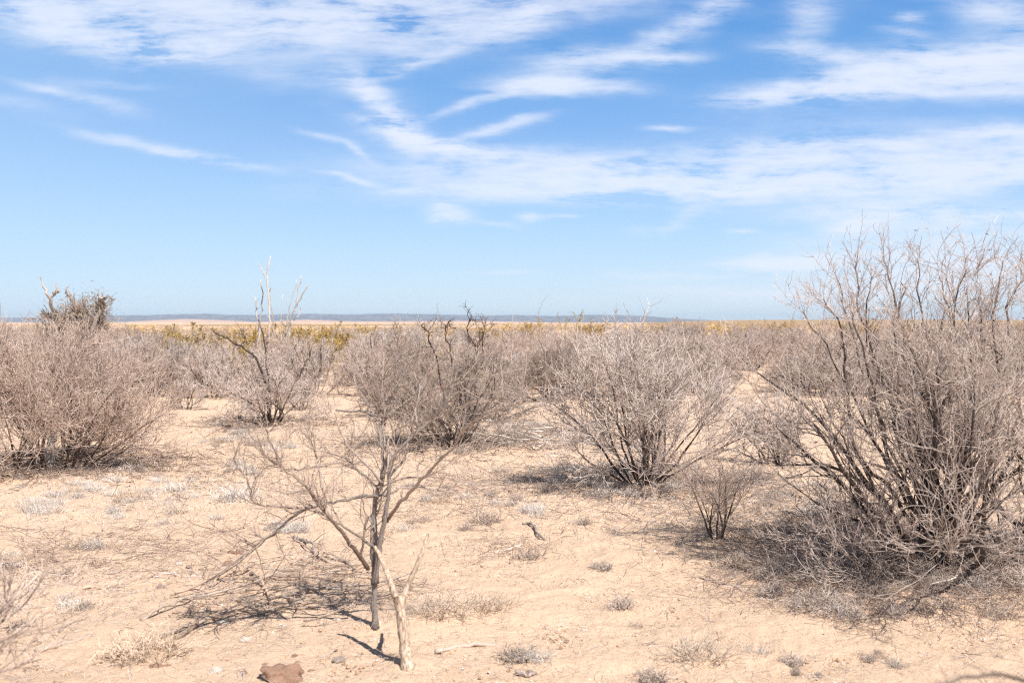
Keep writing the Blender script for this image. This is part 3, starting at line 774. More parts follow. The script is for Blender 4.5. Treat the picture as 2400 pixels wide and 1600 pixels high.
# ------------------------------------------------------------------ bleached forked stub
rng = np.random.default_rng(111)
gs = G(*Z2(950, 1478))
stub = empty('cactus_skeleton', gs, 'short forked whitish cactus skeleton standing in front of the bare tree', 'dead cactus')
SD = gs[1]
def spts(lst, d0, d1):
    n_ = len(lst)
    return [P(*Z2(a, b), SD + d0 + (d1 - d0) * i / (n_ - 1)) - gs for i, (a, b) in enumerate(lst)]
for nm, lst, d0, d1, ra, rb in [('trunk', [(955, 1510), (945, 1440), (936, 1370), (925, 1280), (915, 1200), (908, 1140)], 0, .06, .0265, .0200),
                                ('branch', [(912, 1200), (885, 1120), (855, 1040), (822, 960), (792, 898)], .05, .16, .0165, .0070),
                                ('branch', [(918, 1205), (938, 1130), (972, 1050), (1008, 965), (1036, 890), (1056, 830)],   .05, .10, .0140, .0058)]:
    q, r = trace(spts(lst, d0, d1), ra, rb, rng, 5, .0012)
    if nm == 'trunk': r[0, :4] *= 1.25
    r = r * rng.uniform(.95, 1.06, r.shape)
    T_ = tube(rng, q, r, 16, .07)
    mesh_obj(nm, T_[0], T_[1], M_WHITE, stub, np.full(len(T_[0]), .30), T_[3] * 0 + .6)

# ------------------------------------------------------------------ tall canes and far accents
rng = np.random.default_rng(121)
def cane_plant(name, label, cat, bx, D, canes, mat, jit=.02, r_a=.05, twigs=0):
    b0 = P(bx, 760, D); b0[2] = float(ground_h(b0[0], b0[1]))
    root = empty(name, b0, label, cat)
    for (lst, ra, rb, dd) in canes:
        q, r = trace([P(a, b, D + dd) - b0 for a, b in lst], ra * .54, rb * .52, rng, 4, jit * .8)
        T_ = tube(rng, q, r, 7, .15, dark_r=.2)
        mesh_obj('cane', T_[0], T_[1], mat, root, T_[2], T_[3])
        if twigs:
            s, dr, rr_, t, ix = spawn(rng, q, r, twigs, .1, 1., R(40), R(80))
            p1 = grow(rng, s, dr, rng.uniform(.05, .16, len(s)), 3, .1); r1 = radii(np.full(len(s), .009), np.full(len(s), .005), 3)
            T_ = tube(rng, p1, r1, 3, dark_r=.2); mesh_obj('knob', T_[0], T_[1], mat, root, T_[2], T_[3])
    return root
cane_plant('ocotillo', 'tall bare pale canes, the taller left clump with a forked top', 'dead ocotillo', 632, 26, [
    ([(628, 900), (632, 800), (632, 740), (629, 680), (628, 640), (634, 600)], .058, .028, 0),
    ([(628, 655), (617, 636), (604, 616)], .030, .018, 0),
    ([(612, 850), (610, 760), (616, 700), (611, 655)], .040, .024, .3),
    ([(600, 850), (606, 770), (602, 725), (597, 696)], .034, .020, .5),
    ([(645, 860), (640, 760), (632, 700), (634, 672)], .034, .020, .6),
], M_CANE, twigs=5)
cane_plant('ocotillo', 'shorter slanting bare pale canes right of the tallest ones', 'dead ocotillo', 672, 27, [
    ([(668, 900), (674, 790), (684, 740), (703, 700), (723, 668)], .055, .026, 0),
    ([(690, 730), (696, 710), (699, 680), (706, 645)], .040, .020, 0),
    ([(668, 860), (670, 770), (680, 720), (694, 655)], .040, .020, .4),
    ([(676, 860), (678, 770), (694, 745), (705, 722)], .036, .020, .4),
    ([(656, 860), (658, 770), (662, 690)], .022, .012, .4),
], M_CANE, twigs=4)
cane_plant('cholla', 'small yellow-green cactus with forked arms poking above the far scrub', 'cactus', 1352, 30, [
    ([(1352, 850), (1352, 770), (1358, 750)], .05, .04, 0), ([(1357, 755), (1350, 742), (1344, 730)], .035, .02, 0),
    ([(1358, 752), (1362, 738), (1367, 724)], .035, .02, 0), ([(1359, 750), (1366, 744), (1368, 736)], .03, .02, 0)], M_CACT, twigs=3)
cane_plant('cholla', 'faint low cactus with thin arms left of the forked-arm cactus', 'cactus', 1322, 32, [
    ([(1326, 850), (1326, 775), (1328, 740)], .04, .02, 0), ([(1318, 850), (1314, 765), (1306, 736)], .03, .02, 0), ([(1324, 765), (1334, 750), (1330, 742)], .03, .02, 0)], M_CACT, twigs=3)
cane_plant('dead_stalk', 'single thin crooked stalk rising into the sky above the dark dense bush', 'stalk', 1268, 15, [
    ([(1282, 900), (1275, 800), (1266, 745), (1264, 728), (1272, 708), (1286, 690)], .011, .004, 0), ([(1270, 752), (1255, 748), (1244, 740)], .005, .003, 0)], M_DARK, .008)
cane_plant('dead_stalk', 'dark crooked stalk standing right of the wide tangled bush', 'stalk', 1230, 15, [
    ([(1226, 900), (1234, 822), (1230, 770), (1234, 756), (1240, 750)], .013, .005, 0), ([(1200, 880), (1202, 780), (1200, 735)], .009, .004, 0)], M_DARK, .01)
# half-dead tree behind the large whippy bush
rng = np.random.default_rng(131)
D = 19.0
b0 = P(150, 760, D); b0[2] = float(ground_h(b0[0], b0[1]))
old = empty('half_dead_tree', b0, 'half-dead tree with bare crooked tops and olive leaf clumps behind the whippy bush', 'tree')
for lst, ra, rb in [([(150, 900), (140, 800), (128, 740), (115, 705), (108, 680), (95, 650)], .06, .012), ([(118, 708), (126, 690), (133, 662)], .03, .012), ([(128, 686), (134, 684), (141, 684)], .018, .010),
                    ([(158, 900), (170, 780), (180, 730), (168, 702), (156, 690), (156, 672)], .045, .010), ([(170, 880), (215, 780), (232, 720), (240, 705), (250, 698), (272, 699)], .055, .010), ([(240, 706), (234, 695), (230, 688)], .02, .008),
                    ([(165, 880), (190, 770), (198, 720), (202, 700)], .04, .010), ([(150, 880), (100, 790), (88, 760), (60, 745)], .035, .01)]:
    q, r = trace([P(a, b, D + rng.uniform(-.3, .3)) - b0 for a, b in lst], ra, rb, rng, 4, .025)
    T_ = tube(rng, q, r, 7, .12, dark_r=.09); mesh_obj('branch', T_[0], T_[1], M_TREE, old, T_[2], T_[3])
lv = []; tw = []
for (cx, cy, s_, n_) in [(183, 715, .20, 330), (235, 710, .15, 380), (150, 735, .20, 330), (205, 745, .24, 240), (112, 735, .08, 60), (170, 770, .30, 240), (235, 745, .18, 360), (110, 765, .25, 120)]:
    c = P(cx, cy, D) - b0
    pp = c + rng.normal(0, 1, (n_, 3)) * [s_, s_, s_ * .8]
    lv.append(leaf_quads(rng, pp[::2], .012, 7.5))
    dr = unit(rng.normal(size=(110, 3)) + [0, 0, .4]); p1 = grow(rng, np.repeat(c[None] - [0, 0, s_ * .8], 110, 0), dr, rng.uniform(.5, 1.8, 110) * s_ * 1.6, 5, .18)
    tw.append(tube(rng, p1, radii(np.full(110, .008), np.full(110, .004), 5), 3, dark_r=.03))
T_ = join(lv); mesh_obj('foliage', T_[0], T_[1], M_OLIVE, old, T_[2], T_[3], smooth=False)
T_ = join(tw); mesh_obj('crown', T_[0], T_[1], M_TREE, old, T_[2], T_[3])
# grey puff behind the wide bush
b0 = P(975, 760, 24); b0[2] = 0
build_shrub('smoke_bush', b0, 'hazy light grey puff-shaped bush taller than the scrub around it', 'bush', M_ASH, M_DARK,
            seed=91, H=1.85, W=1.0, stems=16, n1=9, n2=8, n3=5, r0=.02, wob=.16, kink=.06, up=.05, tw=.0026, spread=(4, 55), base_r=.2)

# ------------------------------------------------------------------ scrub behind: individual bushes, copies of a few kinds
def variant(name, cat, mat, smat, seed, far=False, **kw):
    r_ = build_shrub(name, (0, 0, 0), 'x', cat, mat, smat, seed=seed, separate=False, **kw)
    return r_
V_GREY = [variant('grey_shrub', 'shrub', M_GREY, M_DARK, 200 + i, H=1.35, W=1.0 + .1 * (i % 3), stems=15, n1=7, n2=6, n3=3, r0=.015, wob=(.09, .16, .13)[i % 3], kink=.05, up=.05, tw=.0036, spread=(5, 74), base_r=.2) for i in range(5)]
V_DARK = [variant('dark_shrub', 'shrub', M_DARK, M_DARK, 220 + i, H=1.3, W=.9, stems=13, n1=7, n2=6, n3=3, r0=.016, wob=.17, kink=.09, up=.05, tw=.0034, spread=(5, 68), base_r=.2) for i in range(3)]
V_CREO = [variant('creosote_bush', 'bush', M_DARK, M_DARK, 240 + i, H=1.45, W=1.05, stems=12, n1=6, n2=5, n3=0, r0=.015, wob=.12, kink=.05, up=.06, tw=.0034, spread=(5, 60), base_r=.2,
                  leaf=4600, leaf_size=.028, leafmat=M_OCHRE) for i in range(3)]
protos_used = set()
def put(protos, x, y, s, label, group):
    pr = protos[int(rs.integers(len(protos)))]
    z = float(ground_h(x, y)) - .02
    rz = float(rs.uniform(0, 6.28)); hs2 = float(rs.uniform(.85, 1.15))
    if pr.name not in protos_used:
        protos_used.add(pr.name)
        pr.location = (x, y, z); pr.rotation_euler = (0, 0, rz); pr.scale = (s, s, s * hs2)
        pr['label'] = label; pr['group'] = group
        return pr
    return copy_tree(pr, (x, y, z), rz, (s, s, s * hs2), label, group)
rs = np.random.default_rng(7)
TAKEN = [tuple(G(*v_)[:2]) for v_ in HERO.values()]
def zone_words(u_):
    return 'behind the whippy bush' if u_ < -.32 else 'around the pale canes' if u_ < -.17 else 'behind the wide tangled bush' if u_ < .04 else 'behind the round vase-shaped bush' if u_ < .22 else 'behind the largest bush'
def dist_words(d): return 'in the first row' if d < 24 else 'in the middle rows' if d < 45 else 'near the skyline'
def sand_gap(u_, d):
    py = 755 + EYE * F_PX / d; px = 1200 + u_ * F_PX
    if py > 930: return True
    if 1690 < px < 1860 and py > 880: return True
    if 740 < px < 860 and py > 860: return True
    if 380 < px < 480 and py > 915: return True
    if 1180 < px < 1330 and py > 935: return True
    return False
placed = []
def scatter(n, d0, d1, u0, u1, protos_fn, smin, smax, gap):
    c = 0; tries = 0
    while c < n and tries < n * 40:
        tries += 1
        d = math.sqrt(rs.uniform(d0 * d0, d1 * d1)); u_ = rs.uniform(u0, u1)
        x, y = u_ * d, d
        if sand_gap(u_, d): continue
        if any((x - a) ** 2 + (y - b) ** 2 < gap * gap for a, b in placed): continue
        if any((x - a) ** 2 + (y - b) ** 2 < 1.3 for a, b in TAKEN): continue
        placed.append((x, y)); c += 1
        protos, what, grp = protos_fn(u_, d)
        s = rs.uniform(smin, smax)
        put(protos, x, y, s, f'{what} {dist_words(d)} {zone_words(u_)}', f'{grp} {zone_words(u_)}')
def pick(u_, d):
    k = rs.random()
    creo = .02
    if -.36 < u_ < -.10 and d > 26: creo = .72
    elif d > 45: creo = .45
    if k < creo: return V_CREO, 'yellow-leaved creosote bush', 'yellow creosote bushes'
    if k < creo + .12 * (1 - creo): return V_DARK, 'dark leafless bush of the thicket', 'dark bushes of the thicket'
    return V_GREY, 'pinkish-grey leafless bush of the thicket', 'grey bushes of the thicket'
scatter(34, 13.5, 17, -.60, .62, pick, .6, .95, 1.0)
scatter(120, 15, 26, -.60, .62, pick, .75, 1.10, .95)
scatter(170, 24, 45, -.62, .64, pick, .90, 1.18, 1.25)
scatter(75, 40, 95, -.62, .0, pick, .74, .90, 2.4)
scatter(75, 40, 100, .0, .64, pick, .92, 1.15, 2.6)
# specific yellow bushes round the canes
for (px, py, s) in [(505, 830, .95), (590, 835, 1.1), (660, 832, 1.15), (700, 838, 1.0), (745, 830, .95), (820, 825, 1.1), (470, 905, .35), (760, 845, .8), (880, 828, .9), (560, 828, 1.0)]:
    g = G(px, py); put(V_CREO, g[0], g[1], s, f'yellow-leaved creosote bush {dist_words(g[1])} {zone_words(g[0] / g[1])}', f'yellow creosote bushes {zone_words(g[0] / g[1])}')
# the scrub plain to the skyline, one mass
def far_scrub():
    rng = np.random.default_rng(9)
    parts_g, parts_y = [], []
    n = 5200
    d = np.exp(rng.uniform(math.log(95), math.log(1500), n)); u_ = rng.uniform(-.75, .75, n)
    c = np.stack([u_ * d, d, ground_h(u_ * d, d)], -1)
    for ylw in (0, 1):
        m = (rng.random(n) < .45) == bool(ylw)
        cc = c[m]; dd = d[m]
        k = 44
        cen = np.repeat(cc, k, 0); sz = np.repeat(1.0 + dd / 700, k)
        th = rng.uniform(0, 2 * math.pi, len(cen)); rr = np.sqrt(rng.random(len(cen))) * 1.1 * sz
        pos = cen + np.stack([np.cos(th) * rr, np.sin(th) * rr, rng.uniform(.05, np.repeat(np.where(u_[m] < -.02, .75, 1.35), k), len(cen)) * (1 - .5 * (rr / (1.1 * sz)) ** 2) * rng.uniform(.7, 1.1, len(cen))], -1)
        (parts_y if ylw else parts_g).append(leaf_quads(rng, pos, .13, 1.6, .3))
        q = parts_y[-1] if ylw else parts_g[-1]
    # scale leaf size with distance is left natural: far ones only read as tone
    T_ = join(parts_g); o = mesh_obj('far_scrub', T_[0], T_[1], M_DARK, None, T_[2] * .3, T_[3], smooth=False); tag(o, kind='stuff', label='mass of grey scrub covering the plain to the skyline', cat='scrub')
    T_ = join(parts_y); o = mesh_obj('far_scrub', T_[0], T_[1], M_OCHRE, None, T_[2], T_[3], smooth=False); tag(o, kind='stuff', label='mass of yellowish creosote scrub covering the plain to the skyline', cat='scrub')
far_scrub()
# the gentle scrub-covered rise on the right
RXp = prof_from(RX, 420, 7, .02)
M_RISE = stone_mat('scrub_rise', (.30, .19, .09), (.42, .29, .17), .6)
ridge('scrub_rise', 300, 700, -160, 420, RXp, M_RISE, 12, nx=300, ny=30, rough=.3, power=.8)

# ------------------------------------------------------------------ grass tufts
def tuft_geo(seed, n, h, w, curl, r, lean=.5):
    rng = np.random.default_rng(seed)
    a = rng.uniform(0, 2 * math.pi, n); rr = np.sqrt(rng.random(n)) * w
    st = np.stack([np.cos(a) * rr, np.sin(a) * rr, np.full(n, -.006)], -1)
    d = unit(np.stack([np.cos(a) * lean * rr / w, np.sin(a) * lean * rr / w, np.ones(n)], -1) + rng.normal(0, .3, (n, 3)) * [1, 1, .2])
    p = grow(rng, st, d, h * rng.uniform(.35, 1.15, n), 5, curl, -.05)
    p[..., 2] = np.maximum(p[..., 2], -.006)
    s, dr, r_, t, ix = spawn(rng, p, radii(np.full(n, r), np.full(n, r), 5), 2, .2, .9, R(20), R(60))
    p2 = grow(rng, s, dr, h * rng.uniform(.15, .5, len(s)), 3, curl)
    return join([tube(rng, p, radii(np.full(n, r), np.full(n, r * .5), 5), 3, dark_r=r * 1.9), tube(rng, p2, radii(np.full(len(s), r * .8), np.full(len(s), r * .4), 3), 3, dark_r=r * 1.9)])
TUFTS = {}
def tuft_proto(kind, i):
    mat, n, h, w, curl, r, lean = {'ashy': (M_ASH, 120, .085, .055, .32, .0013, .6), 'straw': (M_STRAW, 120, .085, .06, .18, .0012, .7),
                                   'brown': (M_BROWNG, 120, .072, .042, .30, .0017, .4), 'twiggy': (M_BROWNG, 80, .095, .055, .34, .0017, .6)}[kind]
    T_ = tuft_geo(300 + i * 7 + len(kind), n, h, w, curl, r, lean)
    o = mesh_obj('grass_tuft', T_[0], T_[1], mat, None, T_[2], T_[3]); tag(o, 'x', 'grass tuft')
    return o
TUSED = set()
def put_tuft(kind, g, s, label, group, i=None):
    i = int(rs.integers(3)) if i is None else i
    key = (kind, i)
    if key not in TUFTS: TUFTS[key] = tuft_proto(kind, i)
    o = TUFTS[key]
    if key in TUSED:
        o = o.copy(); COL.objects.link(o)
    TUSED.add(key)
    o.location = (float(g[0]), float(g[1]), float(ground_h(g[0], g[1]))); o.rotation_euler = (0, 0, float(rs.uniform(0, 6.28)))
    f_ = float(rs.uniform(.8, 1.3)); o.scale = (s * f_, s * f_, s)
    tag(o, label, None, group)
    return o
NAMED_TUFTS = [
    ('brown', 1410, 1335, .9, 'short cropped brown tuft alone on bare sand, the smallest near the middle'),
    ('brown', 1458, 1425, 1.25, 'dense dark-cored tuft alone on bare sand in front of the short cropped one'),
    ('twiggy', 1235, 1310, 1.1, 'twiggy tuft mixed with a bent stick right of the bare tree'),
    ('straw', 1035, 1440, 1.6, 'pale straw tuft just right of the whitish cactus skeleton'),
    ('straw', 1145, 1430, 1.3, 'straw tuft second from the cactus skeleton, with a dark chunk behind it'),
    ('brown', 1210, 1545, 1.1, 'dark tuft at the near end of the smooth fallen stick'),
    ('ashy', 1250, 1548, .9, 'pale tuft touching the dark tuft near the fallen stick'),
    ('straw', 1640, 1545, 1.6, 'flattened straw tuft low in front of the open sand'),
    ('brown', 1725, 1325, 1.2, 'reddish upright tuft in front of the knee-high pale bush'),
    ('brown', 1765, 1258, 1.0, 'dark tuft at the foot of the knee-high pale bush'),
    ('twiggy', 1880, 1430, 1.2, 'left of the three shaggy tufts in front of the largest bush'),
    ('twiggy', 1935, 1425, 1.3, 'middle one of the three shaggy tufts in front of the largest bush'),
    ('ashy', 1975, 1445, 1.3, 'right and palest of the three shaggy tufts in front of the largest bush'),
    ('brown', 2090, 1440, 1.1, 'tuft with a dark left side beyond the three shaggy tufts'),
    ('brown', 2160, 1432, 1.1, 'brown tuft with matted blades in front of the largest bush'),
    ('brown', 2205, 1430, .9, 'small brown tuft rightmost in front of the largest bush'),
    ('twiggy', 2345, 1448, 1.1, 'thin upright tuft on sand at the right with sticks beside it'),
    ('brown', 1370, 1228, 1.0, 'brown tuft topped by a sprawl of thin straws'),
    ('ashy', 555, 1170, 2.0, 'large ashy tuft under the left reach of the bare tree'),
    ('ashy', 410, 1155, 1.5, 'ashy tuft with loose curled blades left of the largest ashy tuft'),
    ('ashy', 310, 1105, 1.5, 'ashy tuft in front of the right side of the whippy bush'),
    ('ashy', 270, 1130, 1.3, 'ashy tuft left of the one in front of the whippy bush'),
    ('ashy', 125, 1190, 1.5, 'upright ashy tuft at the left among paler ones'),
    ('straw', 340, 1540, 1.8, 'sprawling straw tuft low in front of the brush pile'),
    ('twiggy', 1140, 1225, 1.4, 'sparse branching tuft with a dark knob behind the near straw tufts'),
    ('brown', 1530, 1595, 1.0, 'dark tuft cut by the bottom edge of the view'),
    ('brown', 1855, 1555, .8, 'small dark tuft on the low sand under the three shaggy tufts'),
    ('twiggy', 1775, 1540, .9, 'bent sprig with a dark root right of the flattened straw tuft'),
]
for kind, px, py, s, lab in NAMED_TUFTS:
    put_tuft(kind, G(px, py), s, lab, 'dry tufts on the near sand')
def tuft_field(n, box, kinds, smin, smax, label, group):
    cen = [(rs.uniform(box[0], box[2]), rs.uniform(box[1], box[3])) for _ in range(max(3, n // 7))]
    for _ in range(n):
        px = rs.uniform(box[0], box[2]); py = rs.uniform(box[1], box[3])
        if rs.random() < .7:
            c_ = cen[int(rs.integers(len(cen)))]
            px = c_[0] + rs.normal(0, 26); py = min(max(c_[1] + rs.normal(0, 9), box[1]), box[3])
        kd = kinds[int(rs.integers(len(kinds)))]
        put_tuft(kd, G(px, py), rs.uniform(smin, smax), label, group)
tuft_field(46, (40, 1110, 400, 1235), ['ashy', 'ashy', 'straw'], .6, 1.25, 'ashy dry tuft in the patch in front of the whippy bush', 'ashy tufts in front of the whippy bush')
tuft_field(26, (380, 1090, 720, 1260), ['ashy', 'ashy', 'brown'], .5, 1.1, 'small ashy tuft on sand left of the bare tree', 'small tufts left of the bare tree')
tuft_field(52, (1290, 1085, 1660, 1175), ['ashy', 'brown', 'straw', 'ashy'], .7, 1.5, 'grey tuft crowding the foot of the round vase-shaped bush', 'tufts at the foot of the vase-shaped bush')
tuft_field(30, (950, 1080, 1330, 1250), ['ashy', 'brown', 'straw'], .5, 1.1, 'small dry tuft on sand right of the bare tree', 'small tufts right of the bare tree')
tuft_field(34, (1660, 1060, 1960, 1230), ['ashy', 'brown', 'twiggy'], .6, 1.3, 'grey tuft around the small dark open bush', 'tufts round the small dark bush')
tuft_field(30, (1780, 1240, 2120, 1400), ['brown', 'twiggy', 'brown'], .6, 1.2, 'brownish tuft in the shade left of the largest bush', 'tufts in the shade of the largest bush')
tuft_field(26, (2150, 1250, 2420, 1400), ['brown', 'ashy', 'twiggy'], .8, 1.4, 'shaggy tuft at the right foot of the largest bush', 'tufts at the right of the largest bush')
tuft_field(26, (450, 960, 900, 1060), ['ashy', 'straw', 'brown'], .8, 1.5, 'dry tuft near the foot of the rounded grey bush', 'tufts near the rounded grey bush')
tuft_field(26, (1080, 950, 1340, 1070), ['ashy', 'brown', 'twiggy'], 1.0, 1.8, 'dark dry tuft on sand before the dark dense bush', 'tufts before the dark dense bush')
tuft_field(20, (1650, 880, 1880, 1040), ['ashy', 'straw', 'ashy'], 1.0, 1.8, 'pale tuft in the sandy gap behind the small dark bush', 'tufts in the sandy gap')
tuft_field(14, (0, 1280, 250, 1440), ['ashy', 'brown', 'straw'], .5, 1.0, 'small tuft on littered sand at the left', 'small tufts on the littered sand')
tuft_field(16, (1250, 1460, 2380, 1590), ['brown', 'straw'], .22, .5, 'tiny dry sprout on the nearest open sand', 'tiny sprouts on the near sand')

# ------------------------------------------------------------------ fallen sticks
def stick(points, ra, rb, label, group, mat=M_LOG, twigs=3, name='fallen_branch', seed=0, lift=None):
    rng = np.random.default_rng(500 + seed)
    W_ = []
    for (px, py) in points:
        g_ = G(px, py); W_.append(g_)
    c = W_[0].copy()
    W_ = [w_ - c + np.array([0, 0, ra * .75 + (0 if lift is None else lift * math.sin(math.pi * i / max(len(W_) - 1, 1)))]) for i, w_ in enumerate(W_)]
    q, r = trace(W_, ra, rb, rng, 4, .004)
    q[..., 2] = np.maximum(q[..., 2] + rng.uniform(0, .006, q.shape[:2]), ra * .3 - .002)
    parts = [tube(rng, q, r, 7, .10, dark_r=.04)]
    root = empty(name, c, label, 'stick' if ra < .008 else 'branch', group)
    T_ = parts[0]; 
    # cap the ends so that cut wood shows
    mesh_obj('branch', T_[0], T_[1], mat, root, T_[2], T_[3])
    if twigs:
        s, dr, rr_, t, ix = spawn(rng, q, r, twigs, .2, 1., R(25), R(60))
        dr[:, 2] = np.abs(dr[:, 2]) * .35
        p1 = grow(rng, s, dr, rng.uniform(.05, .22, len(s)), 5, .16, -.02, .1); p1[..., 2] = np.maximum(p1[..., 2], .002)
        rd = radii(np.minimum(rr_ * .6, .004), np.full(len(s), .0014), 5)
        for k in range(len(s)):
            T_ = tube(rng, p1[k:k + 1], rd[k:k + 1], 4, dark_r=.03)
            mesh_obj('twig', T_[0], T_[1], mat, root, T_[2], T_[3])
    return root
NAMED_STICKS = [
    ([(1020, 1532), (1070, 1520), (1110, 1516), (1160, 1518)], .0105, .0085, 'smooth brown fallen stick right of the cactus skeleton', 0, M_LOG),
    ([(85, 1532), (140, 1517), (180, 1508), (214, 1496)], .014, .010, 'thick short log on the sand in the lower left', 0, M_LOG),
    ([(172, 1485), (215, 1466), (268, 1446)], .006, .003, 'thin forked branch lying just beyond the thick short log', 4, M_DARK),
    ([(138, 1482), (170, 1460), (212, 1450)], .004, .002, 'short thin twig beyond the thick short log, left of the forked branch', 1, M_DARK),
    ([(1640, 1358), (1690, 1370), (1725, 1378), (1740, 1386)], .0065, .0035, 'dark crooked stick alone on the open sand', 3, M_DARK),
    ([(360, 1356), (400, 1344), (430, 1354), (478, 1354)], .006, .003, 'wavy dark stick left of the brush pile', 3, M_DARK),
    ([(215, 1341), (245, 1336), (270, 1330)], .006, .004, 'short bleached stick far left of the brush pile', 0, M_LOG),
    ([(190, 1385), (225, 1378)], .009, .006, 'short stout stick between two leafy scraps at the left', 0, M_LOG),
    ([(1225, 1232), (1245, 1236), (1262, 1262), (1280, 1270)], .012, .008, 'bent knobby stick arching beside the twiggy tuft', 1, M_LOG),
    ([(1160, 1300), (1200, 1290), (1225, 1278)], .012, .007, 'stout stick with shoots beneath the twiggy tuft', 2, M_LOG),
    ([(1195, 1320), (1215, 1295), (1235, 1285)], .006, .003, 'thin stick pointing away from the twiggy tuft', 2, M_DARK),
    ([(1195, 998), (1215, 1020), (1248, 1050), (1255, 1052)], .014, .008, 'bleached branch lying on sand right of the wide tangled bush', 2, M_CANE),
    ([(1120, 985), (1180, 988), (1220, 1000)], .012, .006, 'long pale branch behind the bleached one', 4, M_CANE),
    ([(1255, 1056), (1280, 1040), (1330, 1010), (1420, 1000)], .012, .006, 'pale branch leading to the heap under the vase-shaped bush', 5, M_CANE),
    ([(2170, 1530), (2190, 1505), (2220, 1470)], .004, .002, 'thin rising twig in the lower right', 2, M_DARK),
    ([(2150, 1530), (2230, 1542), (2320, 1548)], .005, .002, 'long thin twig lying flat in the lower right', 3, M_DARK),
    ([(2230, 1520), (2270, 1545), (2320, 1550)], .004, .002, 'curved twig crossing the flat one in the lower right', 1, M_DARK),
    ([(960, 1388), (1000, 1380), (1035, 1368)], .010, .006, 'half-buried brown stick behind the cactus skeleton', 0, M_LOG),
    ([(1210, 1578), (1235, 1586), (1252, 1582)], .009, .006, 'stubby dark stick near the bottom edge', 0, M_DARK),
    ([(560, 1590), (575, 1570), (572, 1595)], .006, .004, 'upright broken twig beside the brown rock', 0, M_DARK),
    ([(2180, 1392), (2060, 1400), (2000, 1405)], .006, .003, 'long pale stick on the litter in front of the largest bush', 3, M_CANE),
    ([(2360, 1372), (2290, 1388), (2270, 1396)], .006, .003, 'short pale stick at the right end of the litter', 2, M_CANE),
    ([(2250, 1322), (2240, 1370), (2180, 1395)], .007, .003, 'pale arched stick leaning out below the largest bush', 2, M_CANE),
    ([(300, 1080), (330, 1050), (380, 1060), (430, 1066)], .010, .004, 'dark spiky branch lying right of the whippy bush', 6, M_DARK),
    ([(480, 1025), (530, 1000), (600, 985)], .014, .007, 'dark branch lying left of the rounded grey bush', 6, M_DARK),
    ([(1480, 1140), (1440, 1110), (1400, 1090)], .008, .004, 'dead branch lying at the foot of the vase-shaped bush', 4, M_DARK),
    ([(780, 1328), (720, 1290), (690, 1275)], .011, .005, 'dark broken root left of the bare trunk', 5, M_LOG),
    ([(840, 1345), (800, 1320), (760, 1305), (740, 1330)], .009, .004, 'curled dark root touching the bare trunk', 4, M_LOG),
]
for i, (pts_, ra, rb, lab, tw_, mt) in enumerate(NAMED_STICKS):
    stick(pts_, ra, rb, lab, 'fallen wood on the sand', mt, tw_, seed=i, lift=.02 if 'arch' in lab or 'curled' in lab else None)
# brush pile left of the tree
rng = np.random.default_rng(141)
PILE = [([(330, 1458), (370, 1445), (420, 1425), (500, 1400), (590, 1390)], .010, .004), ([(375, 1500), (450, 1480), (520, 1455), (580, 1435)], .011, .005), ([(412, 1502), (470, 1470), (490, 1450), (486, 1430)], .014, .008),
        ([(515, 1355), (560, 1350), (590, 1340)], .010, .007), ([(510, 1362), (560, 1368), (640, 1366), (720, 1365), (800, 1368)], .008, .004), ([(585, 1345), (605, 1365), (632, 1405)], .013, .007),
        ([(690, 1262), (715, 1280), (735, 1290), (736, 1330)], .013, .008), ([(600, 1425), (650, 1412), (700, 1420), (715, 1400), (725, 1385)], .010, .005), ([(660, 1400), (740, 1392), (820, 1394), (870, 1392)], .007, .003)]
for i, (pts_, ra, rb) in enumerate(PILE):
    lab = ['long grey pole at the left end of the brush pile', 'longest lower pole of the brush pile', 'dark curved pole crossing the lower brush pile', 'short stout piece at the fork of the brush pile',
           'straight pole along the back of the brush pile', 'slanting broken piece in the middle of the brush pile', 'hooked piece at the back of the brush pile', 'crooked piece with an upright end in the brush pile', 'thin pole between brush pile and bare trunk'][i]
    stick(pts_, ra, rb, lab, 'branches of the brush pile', M_LOG, 4, seed=60 + i, lift=.03)
for i in range(38):
    cx = rng.uniform(380, 830); cy = rng.uniform(1300, 1470) if cx > 560 else rng.uniform(1385, 1475)
    g0 = G(cx, cy)
    L_ = rng.uniform(.25, .8); a = rng.normal(.25, .45) if rng.random() < .6 else rng.normal(1.0, .5)
    dx, dy = math.cos(a), math.sin(a)
    root = empty('fallen_branch', (g0[0], g0[1], g0[2]), 'thin dead stick lying in the brush pile left of the bare tree', 'branch', 'thin sticks of the brush pile')
    p = grow(rng, np.array([[0, 0, rng.uniform(.004, .05)]]), np.array([[dx, dy, rng.normal(0, .05)]]), np.array([L_]), 10, .10, -.004, .05)
    p[..., 2] = np.maximum(p[..., 2], .004)
    r_ = radii(np.array([rng.uniform(.003, .0075)]), np.array([.0018]), 10)
    T_ = tube(rng, p, r_, 6, .1, dark_r=.02); mesh_obj('branch', T_[0], T_[1], M_LOG, root, T_[2], T_[3])
    s, dr, rr_, t, ix = spawn(rng, p, r_, 3, .2, 1., R(20), R(55)); dr[:, 2] *= .4
    p1 = grow(rng, s, dr, rng.uniform(.04, .16, len(s)), 5, .15, .0, .12); p1[..., 2] = np.maximum(p1[..., 2], .003)
    T_ = tube(rng, p1, radii(np.full(len(s), .0022), np.full(len(s), .0011), 5), 4, dark_r=.02); mesh_obj('twig', T_[0], T_[1], M_LOG, root, T_[2], T_[3])
